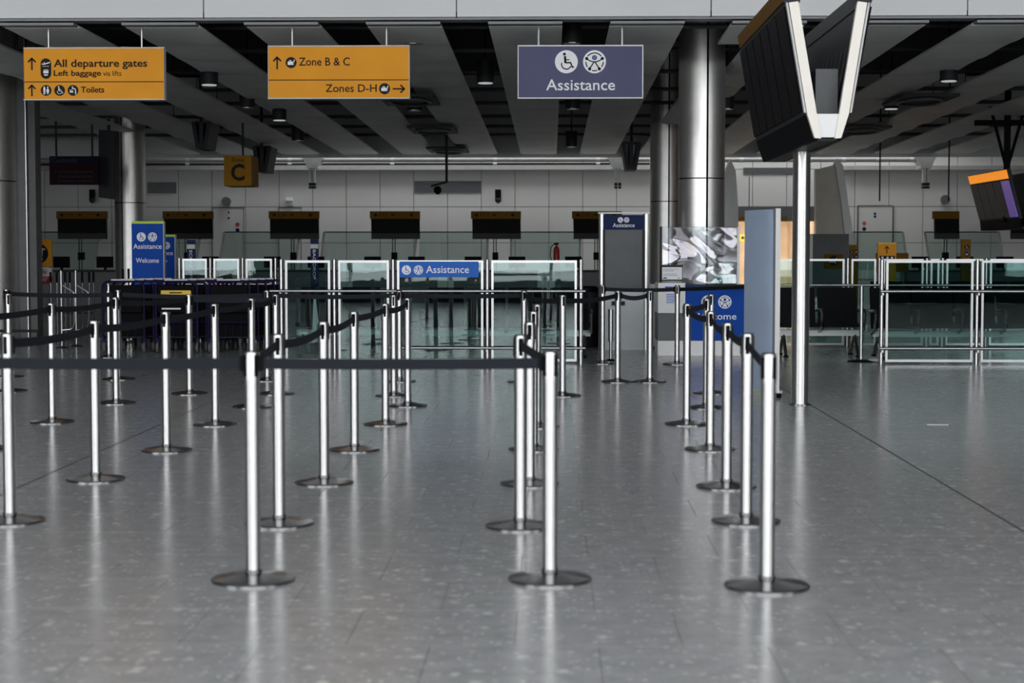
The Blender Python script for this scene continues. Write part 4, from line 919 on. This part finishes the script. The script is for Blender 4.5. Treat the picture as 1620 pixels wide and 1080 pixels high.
# ================================================================== CHECK-IN AREA
CKY = 40.5
nm = ('first', 'second', 'third', 'fourth', 'fifth', 'sixth', 'seventh')
def checkin(px, label, dlabel, w_=39, num=None):
    o = thing('checkin_screen', label, 'screen', P(px, 411, CKY), 'check-in desk screens'); x0, x1 = px - w_, px + w_
    MB().slab(pq([(x0, 334), (x1+1, 334), (x1+1, 346), (x0, 346)], CKY), (0, .16, 0)).build('amber_header', 'amberdim', o)
    MB().slab(pq([(x0+2, 346), (x1+.5, 346), (x1+1, 378), (x0+2.5, 378)], CKY+.03), (0, .12, 0)).build('screen_panel', 'screen', o)
    MB().slab(pq([(x0+3, 369), (x1+.5, 369), (x1+.5, 378), (x0+3, 378)], CKY+.0), (0, .03, 0)).build('lower_bezel', 'dark', o)
    if num:
        h = CKY
        for k, dx in ((0, -30), (1, 27)):
            g = MB(); disc(g, 0, 0, 1, h, .003, P(px + dx, 340, h), 2.6*h/FPX, 14); g.build('header_roundel', 'ink', o)
        text(o, num, px-24, 337.5, px-12, 342.5, h, 'ink'); g = MB(); c = P(px-2, 340, h); r = 3*h/FPX
        stroke(g, [(-.8, -.3), (.2, .6)], .6, h, .003, c, r); stroke(g, [(.0, -.6), (.9, .1)], .5, h, .003, c, r); g.build('header_mark', 'ink', o)
    a, b = P(px-1, 378, CKY+.08), P(px-1, 430, CKY+.08)
    for dx in (-.03, .03): MB().cyl((a.x+dx, CKY+.08, .95), (a.x+dx, CKY+.08, a.z+.1), .012, 8).build('mast', 'dark', o)
    pbox(MB(), px-5, 399, px+4, 411, CKY, .14).build('junction_box', 'black', o)
    d = thing('checkin_desk', dlabel, 'desk', (P(px, 450, CKY).x, CKY+.2, 0), 'check-in desks')
    w2 = 66 * CKY / FPX; cx = P(px, 450, CKY).x
    MB().box(cx-w2, cx+w2, CKY-.1, CKY+.5, 0, .90).build('desk_body', 'grey', d); MB().box(cx-w2-.03, cx+w2+.03, CKY-.14, CKY+.55, .90, .95).build('desk_top', 'dark', d)
    for dx in (-.55, .5): MB().box(cx+dx-.2, cx+dx+.2, CKY+.3, CKY+.34, 1.0, 1.27).build('monitor', 'black', d); MB().box(cx+dx-.03, cx+dx+.03, CKY+.32, CKY+.36, .95, 1.05).build('monitor_stand', 'black', d)
for i, px in enumerate((128, 296, 464, 624, 784, 944)):
    checkin(px, 'amber-topped check-in screen, %s from the left' % nm[i], 'grey check-in desk under the %s screen from the left' % nm[i], num=('C16', 'C15', 'C14', 'C12', 'C11', 'C10')[i])
checkin(1497, 'black check-in screen below the right round loudspeaker', 'grey check-in desk at right below a lone black screen', 20)
checkin(1632, 'black check-in screen under the lit hanging display', 'grey check-in desk at the right picture edge', 34)
def desk_glass(label, x0, x1, ends, t0=367, sh=9):
    Ya, Yb = 40.95, 41.4; o = thing('desk_glass_screen', label, 'glass screen', (P(x0, 430, Ya).x, Ya, .95))
    pa, pb = P(x0, t0, Yb), P(x1, t0, Yb); sg = 1 if (x0 + x1) / 2 > 872 else -1
    qa, qb = P(x0 + sg*sh, 413, Ya), P(x1 + sg*sh, 413, Ya)
    qa = Vector((qa.x, Ya, .95)); qb = Vector((qb.x, Ya, .95))
    MB().slab([qa, qb, pb, pa], (0, .012, 0)).build('glass_sheet', 'glassb', o)
    MB().cyl(pa, pb, .014, 8).build('top_rail', 'dark', o)
    if ends[0]: MB().cyl(qa, pa, .028, 10).build('end_bar', 'lgrey', o, True)
    if ends[1]: MB().cyl(qb, pb, .028, 10).build('end_bar', 'lgrey', o, True)
desk_glass('tilted desk glass beside the amber trolley sign', 40, 160, (0, 1)); desk_glass('tilted desk glass behind the blue totems', 225, 318, (0, 1)); desk_glass('tilted desk glass before the left service door', 355, 475, (1, 1))
desk_glass('tilted desk glass left of the assistance banner', 513, 660, (1, 1), sh=7); desk_glass('short tilted desk glass above the assistance banner', 664, 772, (0, 1), sh=2); desk_glass('tilted desk glass around the red extinguisher', 809, 918, (1, 1), sh=1)
desk_glass('tilted desk glass before the right service door', 1350, 1428, (0, 1)); desk_glass('tilted desk glass behind the lone black screen', 1463, 1580, (1, 1))
fe = thing('fire_extinguisher', 'red fire extinguisher standing behind the centre barrier', 'extinguisher', P(880.5, 411, 40.6)); c = P(880.5, 411, 40.6); c.z = .95
MB().lathe([(.07, 0), (.075, .02), (.075, .48), (.05, .55), (.025, .57), (.025, .60)], 20, c).build('cylinder', 'red', fe, True)
MB().box(c.x-.06, c.x+.05, 40.58, 40.62, c.z+.60, c.z+.64).build('valve', 'black', fe); MB().path([(c.x-.05, 40.55, c.z+.62), (c.x-.13, 40.5, c.z+.55), (c.x-.15, 40.5, c.z+.35), (c.x-.09, 40.5, c.z+.1)], .012, 6).build('hose', 'black', fe, True)
def strip_banner(label, x0, x1, y0, Y, m, word, wy0, wy1, top=None):
    o = thing('queue_banner', label, 'banner', (P((x0+x1)/2, 430, Y).x, Y, 0)); a, b = P(x0, y0, Y), P(x1, y0, Y)
    MB().box(a.x, b.x, Y, Y+.05, .03, a.z).build('banner_body', m, o); MB().box(a.x-.1, b.x+.1, Y-.12, Y+.17, 0, .03).build('floor_plate', 'dark', o)
    if top: pbox(MB(), x0, top[0], x1, top[1], Y-.006, .006).build('pale_band', 'lgrey', o)
    if word: text(o, word, (x0+x1)/2-2.4, wy0, (x0+x1)/2+2.4, wy1, Y, 'signw', rot=True)
    return o
strip_banner('tall navy economy queue banner behind the luggage trolleys', 295.5, 308.5, 379.5, 30, 'navy', 'ECONOMY', 396, 442, (386.5, 393.5))
strip_banner('tall navy bag drop queue banner behind the left glass bays', 491, 503.5, 378, 30, 'navy', 'BAG DROP', 395, 442, (386, 393))
y1_ = thing('arrow_totem', 'yellow totem with an up arrow behind the right barriers', 'totem', (P(1403, 440, 31).x, 31, 0)); a, b = P(1389, 383.5, 31), P(1418, 383.5, 31)
MB().box(a.x, b.x, 31, 31.06, .03, a.z-.03).build('totem_body', 'yellow', y1_); MB().box(a.x, b.x, 30.99, 31.07, a.z-.03, a.z).build('bright_cap', 'yell2', y1_); MB().box(a.x-.08, b.x+.08, 30.9, 31.2, 0, .03).build('floor_plate', 'dark', y1_)
arrow(y1_, 1403, 395, 11, 31, 'ink'); pbox(MB(), 1391.5, 404.5, 1415.5, 411, 30.996, .004).build('pictogram_bar', 'ink', y1_)
for x in (1396, 1404, 1411): g = MB(); disc(g, 0, 0, 1, 30.996, .003, P(x, 407.5, 31), 1.8*31/FPX, 12); g.build('pictogram_dot', 'signw', y1_)
for lab, x0, x1, y0, ds in (('brown pictogram totem at the foot of the wall fin', 1344, 1358, 387, ((1347.5, 398), (1355, 398), (1347.5, 406), (1355, 406))), ('brown pictogram totem right of the lone black screen', 1521, 1536, 378.5, ((1529.5, 391), (1529.5, 402), (1529.5, 423)))):
    o = thing('pictogram_totem', lab, 'totem', (P(x0, 440, 32).x, 32, 0)); a, b = P(x0, y0, 32), P(x1, y0, 32)
    MB().box(a.x, b.x, 32, 32.06, .03, a.z).build('totem_body', 'amberdim', o); MB().box(a.x-.05, b.x+.05, 31.9, 32.2, 0, .03).build('floor_plate', 'dark', o)
    for j, (x, y) in enumerate(ds): icon(o, 'bag' if j % 2 else 'chair', x, y, 3.3 if x < 1400 else 4, 32, 'ink', 'textg')
o = thing('amber_counter_board', 'low amber board behind the yellow arrow totem', 'board', P(1411, 411, 36)); pbox(MB(), 1386, 400, 1437, 430, 36, .05).build('board', 'amberdim', o)
for dx in (1390, 1433): q = P(dx, 430, 36); MB().box(q.x-.02, q.x+.02, 36.01, 36.04, 0, q.z).build('board_leg', 'dark', o)
o = thing('floor_scrap', 'small white paper scrap on the floor before the right barrier', 'litter', F(1484, 672)); c = F(1484, 672)
MB().slab([c + Vector((-.09, -.012, .0006)), c + Vector((.08, -.02, .0006)), c + Vector((.085, .012, .004)), c + Vector((-.085, .02, .003))], (0, 0, .002)).build('paper_strip', 'paper', o)
